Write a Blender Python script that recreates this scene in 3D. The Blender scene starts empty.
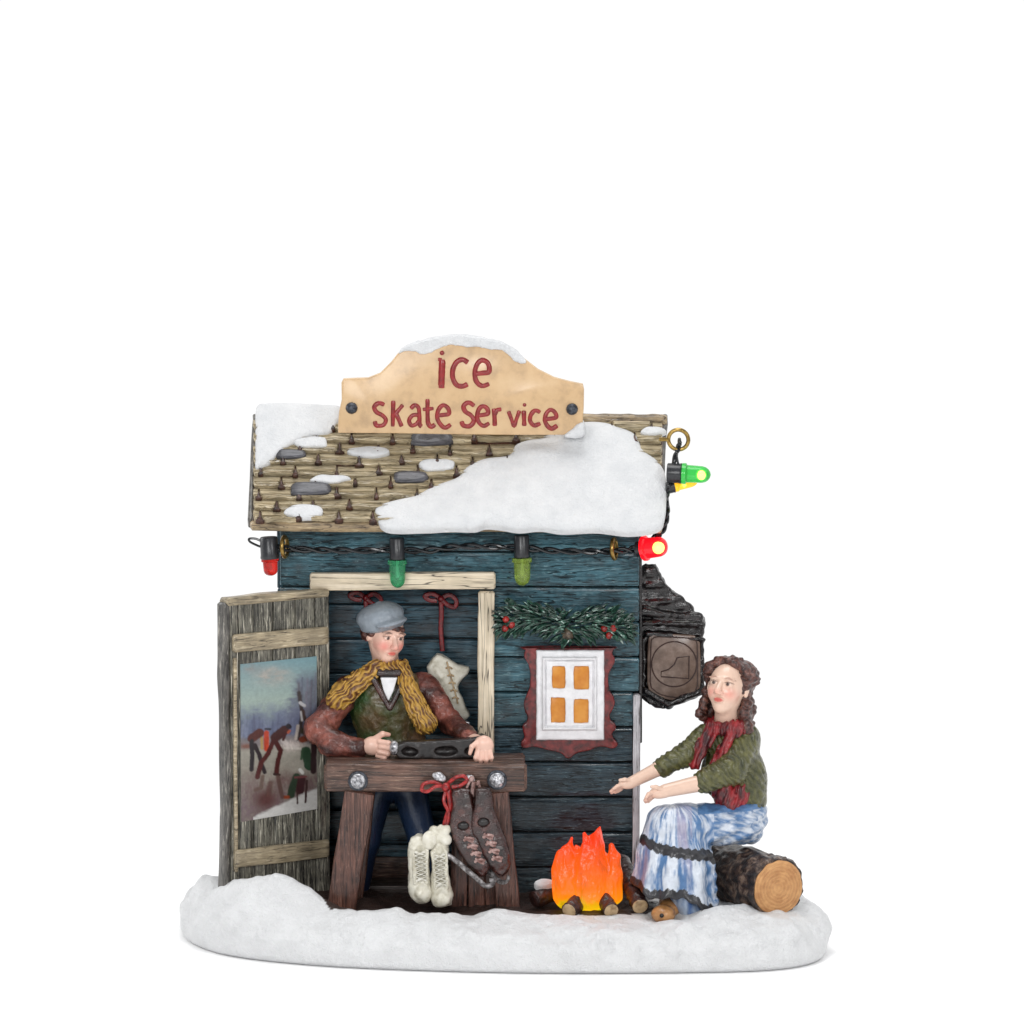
import bpy, bmesh, math, random
import numpy as np

# ---------------------------------------------------------------- camera frame
ELEV = math.radians(6.0)
DIST = 50.0
ZC = 4.30
CE, SE = math.cos(ELEV), math.sin(ELEV)
FWD = np.array([0.0, CE, -SE]); UPV = np.array([0.0, SE, CE]); RTV = np.array([1.0, 0.0, 0.0])
CAM = np.array([0.0, 0.0, ZC]) - FWD * DIST


def P(px, py, Y):
    """photo point (px, py) at the real depth Y (1 unit = 100 photo pixels at Y = 0)"""
    px, py, Y = np.broadcast_arrays(np.asarray(px, float), np.asarray(py, float), np.asarray(Y, float))
    a = ((px - 512) / 100)[..., None]; b = ((512 - py) / 100)[..., None]
    d = FWD * DIST + a * RTV + b * UPV
    s = (Y - CAM[1]) / d[..., 1]
    return CAM + d * s[..., None]


def local(Y0):
    """upright frame of an object standing at depth Y0: (px, py, depth offset in px) -> world"""
    def m(p):
        p = np.asarray(p, float)
        w = P(p[..., 0], p[..., 1], Y0)
        w[..., 1] += p[..., 2] / 100
        return w
    return m


def s2l(r, g, b, k=1.0):
    out = []
    for c in (r, g, b):
        c = c / 255
        out.append(k * (c / 12.92 if c <= .04045 else ((c + .055) / 1.055) ** 2.4))
    return tuple(out)


# ---------------------------------------------------------------- noise (numpy)
_rng = np.random.RandomState(7)
_TAB = _rng.rand(32, 32, 32).astype(np.float32)


def noise(p, scale=1.0, seed=0):
    """value noise in -1..1 of points (...,3); scale = size of a lump"""
    q = np.asarray(p, np.float32) / np.float32(scale) + np.float32(seed * 7.31 + 100.0)
    i = np.floor(q).astype(np.int32); f = q - i
    f = f * f * (3 - 2 * f)
    i &= 31; j = (i + 1) & 31
    x0, y0, z0 = i[..., 0], i[..., 1], i[..., 2]; x1, y1, z1 = j[..., 0], j[..., 1], j[..., 2]
    fx, fy, fz = f[..., 0], f[..., 1], f[..., 2]
    T = _TAB
    c00 = T[x0, y0, z0] * (1 - fx) + T[x1, y0, z0] * fx
    c10 = T[x0, y1, z0] * (1 - fx) + T[x1, y1, z0] * fx
    c01 = T[x0, y0, z1] * (1 - fx) + T[x1, y0, z1] * fx
    c11 = T[x0, y1, z1] * (1 - fx) + T[x1, y1, z1] * fx
    return ((c00 * (1 - fy) + c10 * fy) * (1 - fz) + (c01 * (1 - fy) + c11 * fy) * fz) * 2 - 1


def fbm(p, scale, seed=0, oct=3):
    o = 0; a = 1; t = 0
    for k in range(oct):
        o = o + a * noise(p, scale / 2 ** k, seed + k); t += a; a *= .5
    return o / t


def unit(v):
    v = np.asarray(v, float)
    return v / (np.linalg.norm(v) + 1e-12)


# ---------------------------------------------------------------- scene objects
COL = bpy.context.scene.collection


def tag(o, label=None, cat=None, group=None, kind=None):
    if label: o['label'] = label
    if cat: o['category'] = cat
    if group: o['group'] = group
    if kind: o['kind'] = kind
    return o


def thing(name, label, cat, loc, group=None):
    o = bpy.data.objects.new(name, None); COL.objects.link(o)
    o.empty_display_size = .1
    o.location = tuple(loc)
    return tag(o, label, cat, group)


def world_loc(o):
    v = np.zeros(3)
    while o is not None:
        v += np.array(o.location); o = o.parent
    return v


class MB:
    """collects pieces (verts, faces, material slot) and links them as ONE mesh"""
    def __init__(self):
        self.V = []; self.F = []; self.M = []; self.C = []; self.n = 0

    def add(self, VF, mi=0, col=None):
        V, F = VF[0], VF[1]
        V = np.asarray(V, float)
        self.V.append(V); n = self.n
        self.F += [[int(i) + n for i in f] for f in F]
        self.M += [mi] * len(F)
        if col is not None:
            c = np.asarray(col, float)
            if c.ndim == 1: c = np.tile(c, (len(V), 1))
            self.C.append((n, c))
        self.n += len(V)
        return self

    def build(self, name, mats, parent=None, label=None, loc=None, smooth=True, sharp=42):
        V = np.concatenate(self.V)
        if loc is None:
            base = world_loc(parent) if parent is not None else np.array([V[:, 0].mean(), V[:, 1].mean(), V[:, 2].min()])
            off = np.zeros(3)
        else:
            base = np.array(loc, float); off = base - (world_loc(parent) if parent is not None else 0)
        me = bpy.data.meshes.new(name)
        me.from_pydata((V - base).tolist(), [], self.F)
        bm = bmesh.new(); bm.from_mesh(me); bmesh.ops.recalc_face_normals(bm, faces=bm.faces); bm.to_mesh(me); bm.free()
        mats = mats if isinstance(mats, (list, tuple)) else [mats]
        for m in mats: me.materials.append(m)
        me.polygons.foreach_set('material_index', self.M)
        if self.C:
            c = np.ones((self.n, 4), np.float32)
            for n, cc in self.C: c[n:n + len(cc), :3] = cc
            at = me.color_attributes.new('Col', 'FLOAT_COLOR', 'POINT')
            at.data.foreach_set('color', c.ravel())
        me.update()
        if smooth:
            me.polygons.foreach_set('use_smooth', [True] * len(me.polygons))
            if sharp: me.set_sharp_from_angle(angle=math.radians(sharp))
        o = bpy.data.objects.new(name, me); COL.objects.link(o)
        if parent is not None:
            o.parent = parent
            if loc is not None: o.location = tuple(off)
        else:
            o.location = tuple(base)
        if label: o['label'] = label
        return o


# ---------------------------------------------------------------- shape makers
def loft(S, cap=True, closed=False):
    S = np.asarray(S, float); n, m = S.shape[:2]
    V = S.reshape(-1, 3); F = []
    for i in range(n if closed else n - 1):
        a = i * m; b = ((i + 1) % n) * m
        for j in range(m):
            k = (j + 1) % m
            F.append((a + j, a + k, b + k, b + j))
    if cap and not closed:
        F.append(tuple(range(m))[::-1]); F.append(tuple(range((n - 1) * m, n * m)))
    return V, F


def timber(A, B, nrm, w, t, r=.018, jit=.008, seed=0, seg=.07, wav=.0):
    """a worn plank or beam from A to B; w across, t thick along nrm"""
    A = np.asarray(A, float); B = np.asarray(B, float); L = np.linalg.norm(B - A); x = (B - A) / L
    u = unit(np.asarray(nrm, float) - np.dot(nrm, x) * x); s = np.cross(u, x)
    r = min(r, w * .4, t * .4)
    prof = []
    ns = max(2, int(w / .05)); nt = max(1, int(t / .06))
    def side(p, q, k):
        for i in range(k): prof.append(np.asarray(p) + (np.asarray(q) - np.asarray(p)) * i / k)
    hw, ht = w / 2, t / 2
    c = r * .3
    pts = [(-hw + r, ht), (hw - r, ht), (hw - c, ht - c), (hw, ht - r), (hw, -ht + r), (hw - c, -ht + c), (hw - r, -ht), (-hw + r, -ht), (-hw + c, -ht + c), (-hw, -ht + r), (-hw, ht - r), (-hw + c, ht - c)]
    ks = [ns, 1, 1, nt, 1, 1, ns, 1, 1, nt, 1, 1]
    for i in range(12): side(pts[i], pts[(i + 1) % 12], ks[i])
    prof = np.array(prof)
    n = max(3, int(L / seg) + 1)
    ts = np.concatenate([[0], np.linspace(r, L - r, n), [L]])
    S = []
    for i, d in enumerate(ts):
        e = prof.copy()
        if i in (0, len(ts) - 1):
            e = e * np.array([max(.5, 1 - 2 * r / w), max(.5, 1 - 2 * r / t)])
        S.append(A + x * d + e[:, :1] * s + e[:, 1:] * u)
    S = np.array(S)
    if jit:
        q = S.copy()
        q2 = (q - A) @ np.array([x * .35, s * 1.0, u * 1.0]).T
        for k, ax in enumerate((s, u)):
            S = S + ax * (jit * fbm(q2, .16, seed * 3 + k + 1, 2))[..., None]
        if wav: S = S + u * (wav * noise(q2 * np.array([.5, .3, .3]), .3, seed + 9))[..., None]
    V, F = loft(S)
    return V, [f[::-1] for f in F]


def tube(pts, r, m=8, cap=True, sq=1.0, nrm=None):
    pts = np.asarray(pts, float); n = len(pts)
    r = np.broadcast_to(np.asarray(r, float), (n,)) if np.ndim(r) < 2 else r
    T = np.gradient(pts, axis=0); T /= np.linalg.norm(T, axis=1)[:, None] + 1e-12
    u = np.array(nrm, float) if nrm is not None else (np.array([0, 0, 1.]) if abs(T[0][2]) < .9 else np.array([1., 0, 0]))
    S = []
    for i in range(n):
        u = unit(u - np.dot(u, T[i]) * T[i]); v = np.cross(T[i], u)
        a = np.arange(m) / m * 2 * math.pi
        S.append(pts[i] + r[i] * (np.cos(a)[:, None] * u * sq + np.sin(a)[:, None] * v))
    V, F = loft(S, cap)
    return V, F


def curve(pts, k=8, closed=False):
    """Catmull-Rom through pts"""
    p = np.asarray(pts, float); n = len(p); out = []
    rng = range(n) if closed else range(n - 1)
    for i in rng:
        if closed: p0, p1, p2, p3 = p[(i - 1) % n], p[i], p[(i + 1) % n], p[(i + 2) % n]
        else: p0, p1, p2, p3 = p[max(i - 1, 0)], p[i], p[i + 1], p[min(i + 2, n - 1)]
        for j in range(k):
            t = j / k
            out.append(.5 * (2 * p1 + (p2 - p0) * t + (2 * p0 - 5 * p1 + 4 * p2 - p3) * t * t + (3 * p1 - p0 - 3 * p2 + p3) * t ** 3))
    if not closed: out.append(p[-1])
    return np.array(out)


def area2(o):
    x, y = o[:, 0], o[:, 1]
    return .5 * np.sum(x * np.roll(y, -1) - np.roll(x, -1) * y)


def inset(o, d):
    o = np.asarray(o, float)
    e = np.roll(o, -1, 0) - o; e /= np.linalg.norm(e, axis=1)[:, None] + 1e-9
    nr = np.stack([-e[:, 1], e[:, 0]], 1)
    nn = nr + np.roll(nr, 1, 0); nn /= np.linalg.norm(nn, axis=1)[:, None] + 1e-9
    return o + nn * d * (1 if area2(o) > 0 else -1)


def prism(o, fmap, d0, d1, bev=1.0):
    """outline o in px, front at depth d0, back at depth d1 (px); fmap maps (px,py,d)"""
    o = np.asarray(o, float)
    if area2(o) < 0: o = o[::-1]
    i = inset(o, bev)
    i2 = inset(o, bev * .3)
    rings = [(i, d0), (i2, d0 + bev * .3), (o, d0 + bev), (o, d1 - bev), (i, d1)]
    S = [fmap(np.column_stack([q, np.full(len(q), d)])) for q, d in rings]
    V, F = loft(S)
    return V, F


def puff(o, c, fmap, th, rings=9, bumps=0.0, bs=20., seed=0, k=6, back=0.0, pw=2.4, smooth=True):
    """a cushion of snow (or cloth) with outline o round centre c, thickness th along fmap's third axis"""
    o = curve(o, k, True) if smooth else np.asarray(o, float)
    if area2(o) < 0: o = o[::-1]
    c = np.asarray(c, float); n = len(o)
    S = []
    hb = fmap(np.column_stack([o, np.full(n, -back)]))
    S.append(hb)
    for i in range(rings + 1):
        s = 1 - (i / (rings + 1)) ** 1.6
        q = c + (o - c) * s
        e = 1 - s ** (pw * 2)
        h = th * (max(0, 1 - (s ** pw) ** 2) ** .5 if i else 0.0)
        hh = h + bumps * noise(np.column_stack([q, np.zeros(n)]), bs, seed) * (h / (th + 1e-9))
        S.append(fmap(np.column_stack([q, hh * np.ones(n)])))
    V, F = loft(S, False)
    cen = fmap(np.array([[c[0], c[1], th + bumps * float(noise(np.array([c[0], c[1], 0.]), bs, seed))]]))
    V = np.concatenate([V, cen]); m = len(V) - 1; b = (rings + 1) * n
    F += [(b + j, b + (j + 1) % n, m) for j in range(n)]
    F.append(tuple(range(n))[::-1])
    return V, [f[::-1] for f in F]


def ball(c, r, m=12, n=8, sc=(1, 1, 1)):
    c = np.asarray(c, float); S = []
    for i in range(n + 1):
        t = math.pi * (i + .02 if i == 0 else (i - .02 if i == n else i)) / n
        a = np.arange(m) / m * 2 * math.pi
        S.append(c + r * np.column_stack([np.sin(t) * np.cos(a), np.sin(t) * np.sin(a), np.full(m, np.cos(t))]) * np.array(sc))
    V, F = loft(S)
    return V, [f[::-1] for f in F]


def torus(c, ax, R, r, m=20, n=8):
    ax = unit(ax); u = unit(np.cross(ax, [0.3, .2, .9])); v = np.cross(ax, u); c = np.asarray(c, float)
    S = []
    for i in range(m):
        a = i / m * 2 * math.pi; e = math.cos(a) * u + math.sin(a) * v
        b = np.arange(n) / n * 2 * math.pi
        S.append(c + R * e + r * (np.cos(b)[:, None] * e + np.sin(b)[:, None] * ax))
    return loft(S, False, True)


def lathe(A, B, prof, m=16):
    """profile [(t along A->B, radius)]"""
    A = np.asarray(A, float); B = np.asarray(B, float)
    x = unit(B - A); u = unit(np.cross(x, [0.31, .17, .93])); v = np.cross(x, u)
    a = np.arange(m) / m * 2 * math.pi
    S = [A + (B - A) * t + r * (np.cos(a)[:, None] * u + np.sin(a)[:, None] * v) for t, r in prof]
    return loft(S)


# ---------------------------------------------------------------- implicit shapes
def smin(a, b, k):
    if k <= 0: return np.minimum(a, b)
    h = np.maximum(k - np.abs(a - b), 0) / k
    return np.minimum(a, b) - h * h * k * .25


def f_cone(a, b, ra, rb, sz=1.0):
    a = np.array(a, np.float32); b = np.array(b, np.float32)
    def f(p):
        ba = b - a; pa = p - a
        h = np.clip((pa @ ba) / (ba @ ba + 1e-9), 0, 1)
        q = pa - h[..., None] * ba
        if sz != 1.0: q = q * np.array([1, 1, 1 / sz], np.float32)
        return np.linalg.norm(q, axis=-1) - (ra + (rb - ra) * h)
    R = max(ra, rb) * max(1, sz)
    f.box = (np.minimum(a, b) - R, np.maximum(a, b) + R)
    return f


def f_ell(c, r, rot=None):
    c = np.array(c, np.float32); r = np.array(r, np.float32)
    Rm = None if rot is None else np.array(rot, np.float32)      # rows = local axes
    def f(p):
        q = p - c
        if Rm is not None: q = q @ Rm.T
        k0 = np.linalg.norm(q / r, axis=-1); k1 = np.linalg.norm(q / (r * r), axis=-1)
        return k0 * (k0 - 1) / (k1 + 1e-9)
    m = float(r.max()) if rot is not None else r
    f.box = (c - m, c + m)
    return f


def f_poly(o, d0, d1, rnd=2.0):
    """outline extruded from depth d0 to d1 with rounded edges"""
    o = np.asarray(o, np.float32)
    oi = o
    def f(p):
        x, y = p[..., 0], p[..., 1]
        d = np.full(x.shape, 1e9, np.float32); ins = np.zeros(x.shape, bool)
        n = len(oi)
        for i in range(n):
            a = oi[i]; b = oi[(i + 1) % n]; e = b - a
            wx, wy = x - a[0], y - a[1]
            h = np.clip((wx * e[0] + wy * e[1]) / (e @ e + 1e-9), 0, 1)
            d = np.minimum(d, (wx - e[0] * h) ** 2 + (wy - e[1] * h) ** 2)
            c = ((a[1] <= y) & (b[1] > y)) | ((b[1] <= y) & (a[1] > y))
            t = (y - a[1]) / (e[1] if abs(e[1]) > 1e-9 else 1e-9)
            ins ^= c & (x < a[0] + t * e[0])
        d = np.sqrt(d); d = np.where(ins, -d, d) + rnd
        z = np.abs(p[..., 2] - (d0 + d1) / 2) - (d1 - d0) / 2 + rnd
        return np.minimum(np.maximum(d, z), 0) + np.sqrt(np.maximum(d, 0) ** 2 + np.maximum(z, 0) ** 2) - rnd
    f.box = (np.array([o[:, 0].min(), o[:, 1].min(), d0]), np.array([o[:, 0].max(), o[:, 1].max(), d1]))
    return f


class Sdf:
    """smooth union of shapes, meshed by surface nets: one continuous surface"""
    def __init__(self, h=1.0, k=5.0):
        self.h = h; self.k = k; self.L = []; self.post = None

    def add(self, f, k=None, sub=False, col=None):
        self.L.append((f, self.k if k is None else k, sub, col)); return self

    def cone(self, a, b, ra, rb, k=None, col=None, sz=1.0, sub=False): return self.add(f_cone(a, b, ra, rb, sz), k, sub, col)
    def ell(self, c, r, k=None, rot=None, col=None, sub=False): return self.add(f_ell(c, r, rot), k, sub, col)
    def chain(self, pts, rs, k=None, col=None):
        for i in range(len(pts) - 1): self.cone(pts[i], pts[i + 1], rs[i], rs[i + 1], k, col)
        return self

    def mesh(self, fmap, colfn=None):
        h = self.h
        lo = np.min([f.box[0] for f, _, s, _ in self.L if not s], 0) - 4 * h - 3
        hi = np.max([f.box[1] for f, _, s, _ in self.L if not s], 0) + 4 * h + 3
        n = np.ceil((hi - lo) / h).astype(int) + 1
        G = np.full(n, 50.0, np.float32)
        ax = [lo[i] + h * np.arange(n[i]) for i in range(3)]
        for f, k, sub, _ in self.L:
            pad = k + 5 * h + 3
            a = np.clip(np.floor((np.asarray(f.box[0]) - pad - lo) / h).astype(int), 0, n - 1)
            b = np.clip(np.ceil((np.asarray(f.box[1]) + pad - lo) / h).astype(int) + 1, 1, n)
            sl = tuple(slice(a[i], b[i]) for i in range(3))
            pts = np.stack(np.meshgrid(*[ax[i][a[i]:b[i]] for i in range(3)], indexing='ij'), -1).astype(np.float32)
            d = f(pts).astype(np.float32)
            G[sl] = -smin(-G[sl], d, k) if sub else smin(G[sl], d, k)
        if self.post is not None:
            near = G < 8
            idx = np.nonzero(near)
            pts = np.stack([ax[i][idx[i]] for i in range(3)], -1).astype(np.float32)
            G[idx] = self.post(pts, G[idx])
        V, F = nets(G, lo, h)
        out = [fmap(V), F]
        if colfn is not None: out.append(colfn(V.astype(np.float32)))
        self.V = V
        return out

    def colors(self, blend=2.0):
        """colour function: each point takes the colour of the nearest coloured shape"""
        items = [(f, np.array(c, float)) for f, _, s, c in self.L if c is not None]
        def fn(V):
            w = 0; o = 0
            ds = np.stack([f(V) for f, _ in items]); ds -= ds.min(0)
            ws = np.exp(-ds / blend)
            return np.einsum('kn,kc->nc', ws, np.stack([c for _, c in items])) / ws.sum(0)[:, None]
        return fn


def nets(G, lo, h):
    ins = G < 0
    n = np.array(G.shape)
    c = [ins[i:n[0] - 1 + i, j:n[1] - 1 + j, k:n[2] - 1 + k] for i in (0, 1) for j in (0, 1) for k in (0, 1)]
    s = sum(x.astype(np.int8) for x in c)
    act = (s > 0) & (s < 8)
    ix = np.stack(np.nonzero(act), -1)
    idm = np.full(act.shape, -1, np.int64); idm[act] = np.arange(len(ix))
    acc = np.zeros((len(ix), 3)); cnt = np.zeros(len(ix))
    corners = [np.array([i, j, k]) for i in (0, 1) for j in (0, 1) for k in (0, 1)]
    for a in range(8):
        for b in range(a + 1, 8):
            if np.abs(corners[a] - corners[b]).sum() != 1: continue
            ga = G[tuple((ix + corners[a]).T)]; gb = G[tuple((ix + corners[b]).T)]
            m = (ga < 0) != (gb < 0)
            t = np.where(m, ga / (ga - gb + 1e-12), 0)
            acc += np.where(m[:, None], corners[a] + t[:, None] * (corners[b] - corners[a]), 0); cnt += m
    V = lo + h * (ix + acc / cnt[:, None])
    F = []
    for ax in range(3):
        u, v = (ax + 1) % 3, (ax + 2) % 3
        A = np.take(ins, range(0, n[ax] - 1), ax); B = np.take(ins, range(1, n[ax]), ax)
        e = np.stack(np.nonzero(A != B), -1)
        e = e[(e[:, u] > 0) & (e[:, v] > 0) & (e[:, u] < n[u] - 1) & (e[:, v] < n[v] - 1)]
        if not len(e): continue
        du = np.zeros(3, int); du[u] = 1; dv = np.zeros(3, int); dv[v] = 1
        q = np.stack([idm[tuple((e - du - dv).T)], idm[tuple((e - dv).T)], idm[tuple(e.T)], idm[tuple((e - du).T)]], 1)
        flip = ~A[tuple(e.T)]
        q[flip] = q[flip][:, ::-1]
        F.append(q)
    return V, np.concatenate(F).tolist()


# ---------------------------------------------------------------- materials
class NT:
    def __init__(self, name):
        self.m = bpy.data.materials.new(name); self.m.use_nodes = True
        self.t = self.m.node_tree; self.b = self.t.nodes['Principled BSDF']; self.out = self.t.nodes['Material Output']

    def n(self, typ, **kw):
        o = self.t.nodes.new(typ)
        for k, v in kw.items(): setattr(o, k, v)
        return o

    def l(self, a, b): self.t.links.new(a, b)

    def coord(self, scale, island=0.0, rot=None):
        tc = self.n('ShaderNodeTexCoord')
        v = tc.outputs['Object']
        if rot:
            m0 = self.n('ShaderNodeMapping'); m0.inputs['Rotation'].default_value = (0, 0, rot); self.l(v, m0.inputs['Vector']); v = m0.outputs[0]
        if island:
            g = self.n('ShaderNodeNewGeometry'); mu = self.n('ShaderNodeMath', operation='MULTIPLY'); mu.inputs[1].default_value = island
            self.l(g.outputs['Random Per Island'], mu.inputs[0])
            ad = self.n('ShaderNodeVectorMath', operation='ADD'); self.l(v, ad.inputs[0]); self.l(mu.outputs[0], ad.inputs[1]); v = ad.outputs[0]
        mp = self.n('ShaderNodeMapping'); mp.inputs['Scale'].default_value = scale
        self.l(v, mp.inputs['Vector'])
        return mp.outputs[0]

    def noise(self, vec, scale=1.0, detail=5.0, rough=.6, dist=0.0):
        o = self.n('ShaderNodeTexNoise'); o.inputs['Scale'].default_value = scale
        o.inputs['Detail'].default_value = detail; o.inputs['Roughness'].default_value = rough; o.inputs['Distortion'].default_value = dist
        self.l(vec, o.inputs['Vector']); return o.outputs['Fac']

    def ramp(self, fac, stops, interp='LINEAR'):
        r = self.n('ShaderNodeValToRGB'); cr = r.color_ramp; cr.interpolation = interp
        while len(cr.elements) < len(stops): cr.elements.new(.5)
        for e, (p, c) in zip(cr.elements, stops):
            e.position = p
            c = (c, c, c) if np.isscalar(c) else c
            e.color = (*c, 1)
        self.l(fac, r.inputs[0]); return r.outputs[0]

    def mix(self, fac, a, b, mode='MIX'):
        m = self.n('ShaderNodeMix', data_type='RGBA', blend_type=mode)
        if hasattr(fac, 'node'): self.l(fac, m.inputs['Factor'])
        else: m.inputs['Factor'].default_value = fac
        for v, s in ((a, m.inputs['A']), (b, m.inputs['B'])):
            if hasattr(v, 'node'): self.l(v, s)
            else: s.default_value = (*v, 1)
        return m.outputs['Result']

    def attr(self, name='Col'):
        a = self.n('ShaderNodeAttribute', attribute_name=name); return a.outputs['Color']

    def bump(self, h, strength=.5, dist=.02):
        b = self.n('ShaderNodeBump'); b.inputs['Strength'].default_value = strength; b.inputs['Distance'].default_value = dist
        self.l(h, b.inputs['Height']); self.l(b.outputs[0], self.b.inputs['Normal']); return b

    def fin(self, col, rough=.5, spec=.5):
        if hasattr(col, 'node'): self.l(col, self.b.inputs['Base Color'])
        else: self.b.inputs['Base Color'].default_value = (*col, 1)
        if hasattr(rough, 'node'): self.l(rough, self.b.inputs['Roughness'])
        else: self.b.inputs['Roughness'].default_value = rough
        self.b.inputs['Specular IOR Level'].default_value = spec
        return self.m


def wood(name, axis, dark, mid, light, grain=26.0, stretch=.06, rough=.5, bump=.7, dist=.02, lo=.36, hi=.66, spec=.4, island=37.0, patch=.35, crack=.5, rot=None, speck=.35, alt=None):
    """brush painted wood: dark wash in the grain, split lines, dry brushed ridges"""
    t = NT(name)
    sc = [grain] * 3; sc[axis] = grain * stretch
    v = t.coord(sc, island, rot)
    g = t.noise(v, 1.0, 4, .62, .4)
    g2 = t.noise(t.coord([s * 2.7 for s in sc], island, rot), 1.0, 3, .6)
    m = t.n('ShaderNodeMix', data_type='FLOAT'); m.inputs['Factor'].default_value = .38
    t.l(g, m.inputs['A']); t.l(g2, m.inputs['B']); gg = m.outputs['Result']
    base = t.ramp(gg, [(lo, dark), ((lo + hi) / 2 - .03, mid), ((lo + hi) / 2 + .03, mid), (hi, light)])
    p = t.noise(t.coord([3.1, 3.1, 3.1], island), 1.0, 3, .6)
    col = t.mix(1.0, base, t.ramp(p, [(.38, 1 - patch), (.62, 1 + patch * .5)]), 'MULTIPLY')
    if alt:      # worn patches of a second paint
        q = t.noise(t.coord([2.2, 2.2, 5.0], island), 1.0, 4, .65)
        col = t.mix(t.ramp(q, [(.54, 0.0), (.66, .75)]), col, alt)
    # broken dry-brush flecks of the light colour
    s3 = [grain * 1.5] * 3; s3[axis] = grain * .32
    fl = t.ramp(t.noise(t.coord(s3, island, rot), 1.0, 5, .7), [(.58, 0.0), (.66, speck)])
    col = t.mix(fl, col, light)
    # thin dark split lines along the grain
    s4 = [grain * .62] * 3; s4[axis] = grain * stretch * .62
    c = t.noise(t.coord(s4, island + 9, rot), 1.0, 2, .5, .3)
    line = t.ramp(c, [(.485, 0.0), (.497, crack), (.503, crack), (.515, 0.0)])
    col = t.mix(line, col, tuple(x * .6 for x in dark))
    h = t.n('ShaderNodeMath', operation='MULTIPLY_ADD'); t.l(line, h.inputs[0]); h.inputs[1].default_value = -.5; t.l(gg, h.inputs[2])
    t.bump(h.outputs[0], bump, dist)
    t.b.inputs['Coat Weight'].default_value = .4; t.b.inputs['Coat Roughness'].default_value = .16
    return t.fin(col, rough, spec)


def paint(name, stops, scale=(8, 8, 8), rough=.5, bump=.3, bscale=22.0, dist=.01, attr=False, spec=.4, island=0.0, detail=4, vary=.25, metal=0.0, bstretch=(1, 1, 1)):
    """mottled hand paint; with attr the part's own colours vary by the ramp"""
    t = NT(name)
    nz = t.noise(t.coord(scale, island), 1.0, detail, .6)
    if attr:
        f = t.ramp(nz, [(.3, 1 - vary), (.7, 1 + vary)])
        col = t.mix(1.0, t.attr(), f, 'MULTIPLY')
    else:
        col = t.ramp(nz, stops)
    if bump:
        h = t.noise(t.coord([bscale * s for s in bstretch], island), 1.0, 4, .6)
        t.bump(h, bump, dist)
    t.b.inputs['Metallic'].default_value = metal
    t.b.inputs['Coat Weight'].default_value = .35 if metal < .2 else 0; t.b.inputs['Coat Roughness'].default_value = .18
    return t.fin(col, rough, spec)

# ================================================================ palette
M = {}
DOOR_ROT = -.62
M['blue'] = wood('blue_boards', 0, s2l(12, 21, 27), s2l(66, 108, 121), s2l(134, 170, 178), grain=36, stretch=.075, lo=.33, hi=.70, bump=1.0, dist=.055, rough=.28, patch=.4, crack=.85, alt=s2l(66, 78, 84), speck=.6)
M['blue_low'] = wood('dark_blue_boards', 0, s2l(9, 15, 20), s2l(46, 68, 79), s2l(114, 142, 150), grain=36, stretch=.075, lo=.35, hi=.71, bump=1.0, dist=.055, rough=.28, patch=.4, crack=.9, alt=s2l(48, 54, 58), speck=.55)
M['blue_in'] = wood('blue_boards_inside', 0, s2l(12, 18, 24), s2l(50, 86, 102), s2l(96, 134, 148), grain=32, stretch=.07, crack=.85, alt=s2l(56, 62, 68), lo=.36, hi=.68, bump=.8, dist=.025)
M['blue_side'] = wood('blue_boards_side', 1, s2l(10, 18, 24), s2l(34, 64, 78), s2l(60, 100, 114), grain=30, stretch=.05)
M['cream'] = wood('cream_flaking_paint', 0, s2l(44, 38, 30), s2l(205, 190, 164), s2l(226, 212, 188), grain=24, stretch=.05, lo=.30, hi=.62, bump=.5, patch=.12, crack=.9)
M['cream_v'] = wood('cream_flaking_paint_upright', 2, s2l(44, 38, 30), s2l(205, 190, 164), s2l(226, 212, 188), grain=24, stretch=.05, lo=.30, hi=.62, bump=.5, patch=.12, crack=.9)
M['white_v'] = wood('white_corner_paint', 2, s2l(70, 66, 66), s2l(190, 188, 192), s2l(226, 226, 230), grain=34, stretch=.05, lo=.36, hi=.58, bump=.5, patch=.2)
M['door'] = wood('grey_olive_boards', 2, s2l(16, 15, 15), s2l(112, 109, 97), s2l(224, 218, 200), grain=50, stretch=.05, lo=.41, hi=.63, crack=.9, bump=1.0, dist=.02, patch=.4)
M['batten'] = wood('tan_batten', 0, s2l(40, 34, 26), s2l(158, 144, 118), s2l(208, 194, 166), grain=34, stretch=.07, lo=.33, hi=.66, bump=.7, patch=.3, rot=DOOR_ROT)
M['door_edge'] = wood('grey_door_edge', 2, s2l(30, 29, 29), s2l(92, 89, 84), s2l(178, 173, 163), grain=28, stretch=.12, lo=.38, hi=.66)
M['bench'] = wood('brown_timber', 0, s2l(30, 20, 17), s2l(96, 68, 56), s2l(176, 146, 124), grain=38, stretch=.045, lo=.36, hi=.70, bump=1.0, dist=.025, patch=.45, rough=.38)
M['bench_v'] = wood('brown_timber_upright', 2, s2l(34, 20, 17), s2l(104, 68, 56), s2l(172, 134, 116), grain=42, stretch=.045, lo=.36, hi=.72, bump=1.0, dist=.025, patch=.4, rough=.38)
M['floor'] = wood('dark_floor_boards', 0, s2l(20, 14, 12), s2l(52, 40, 34), s2l(86, 66, 54), grain=24, stretch=.06)
M['trim'] = paint('red_brown_trim', [(.34, s2l(48, 14, 14)), (.52, s2l(104, 28, 28)), (.72, s2l(136, 46, 44))], (14, 14, 14), rough=.3, bump=.4)
M['window_white'] = paint('white_window_paint', [(.3, s2l(214, 214, 216)), (.6, s2l(234, 234, 236))], (9, 9, 9), rough=.45, bump=.25, bscale=14)
M['shingle'] = wood('tan_shingle', 0, s2l(66, 48, 34), s2l(176, 161, 130), s2l(214, 202, 174), grain=24, stretch=.14, lo=.30, hi=.66, bump=.9, dist=.03, patch=.3, rough=.55)
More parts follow.
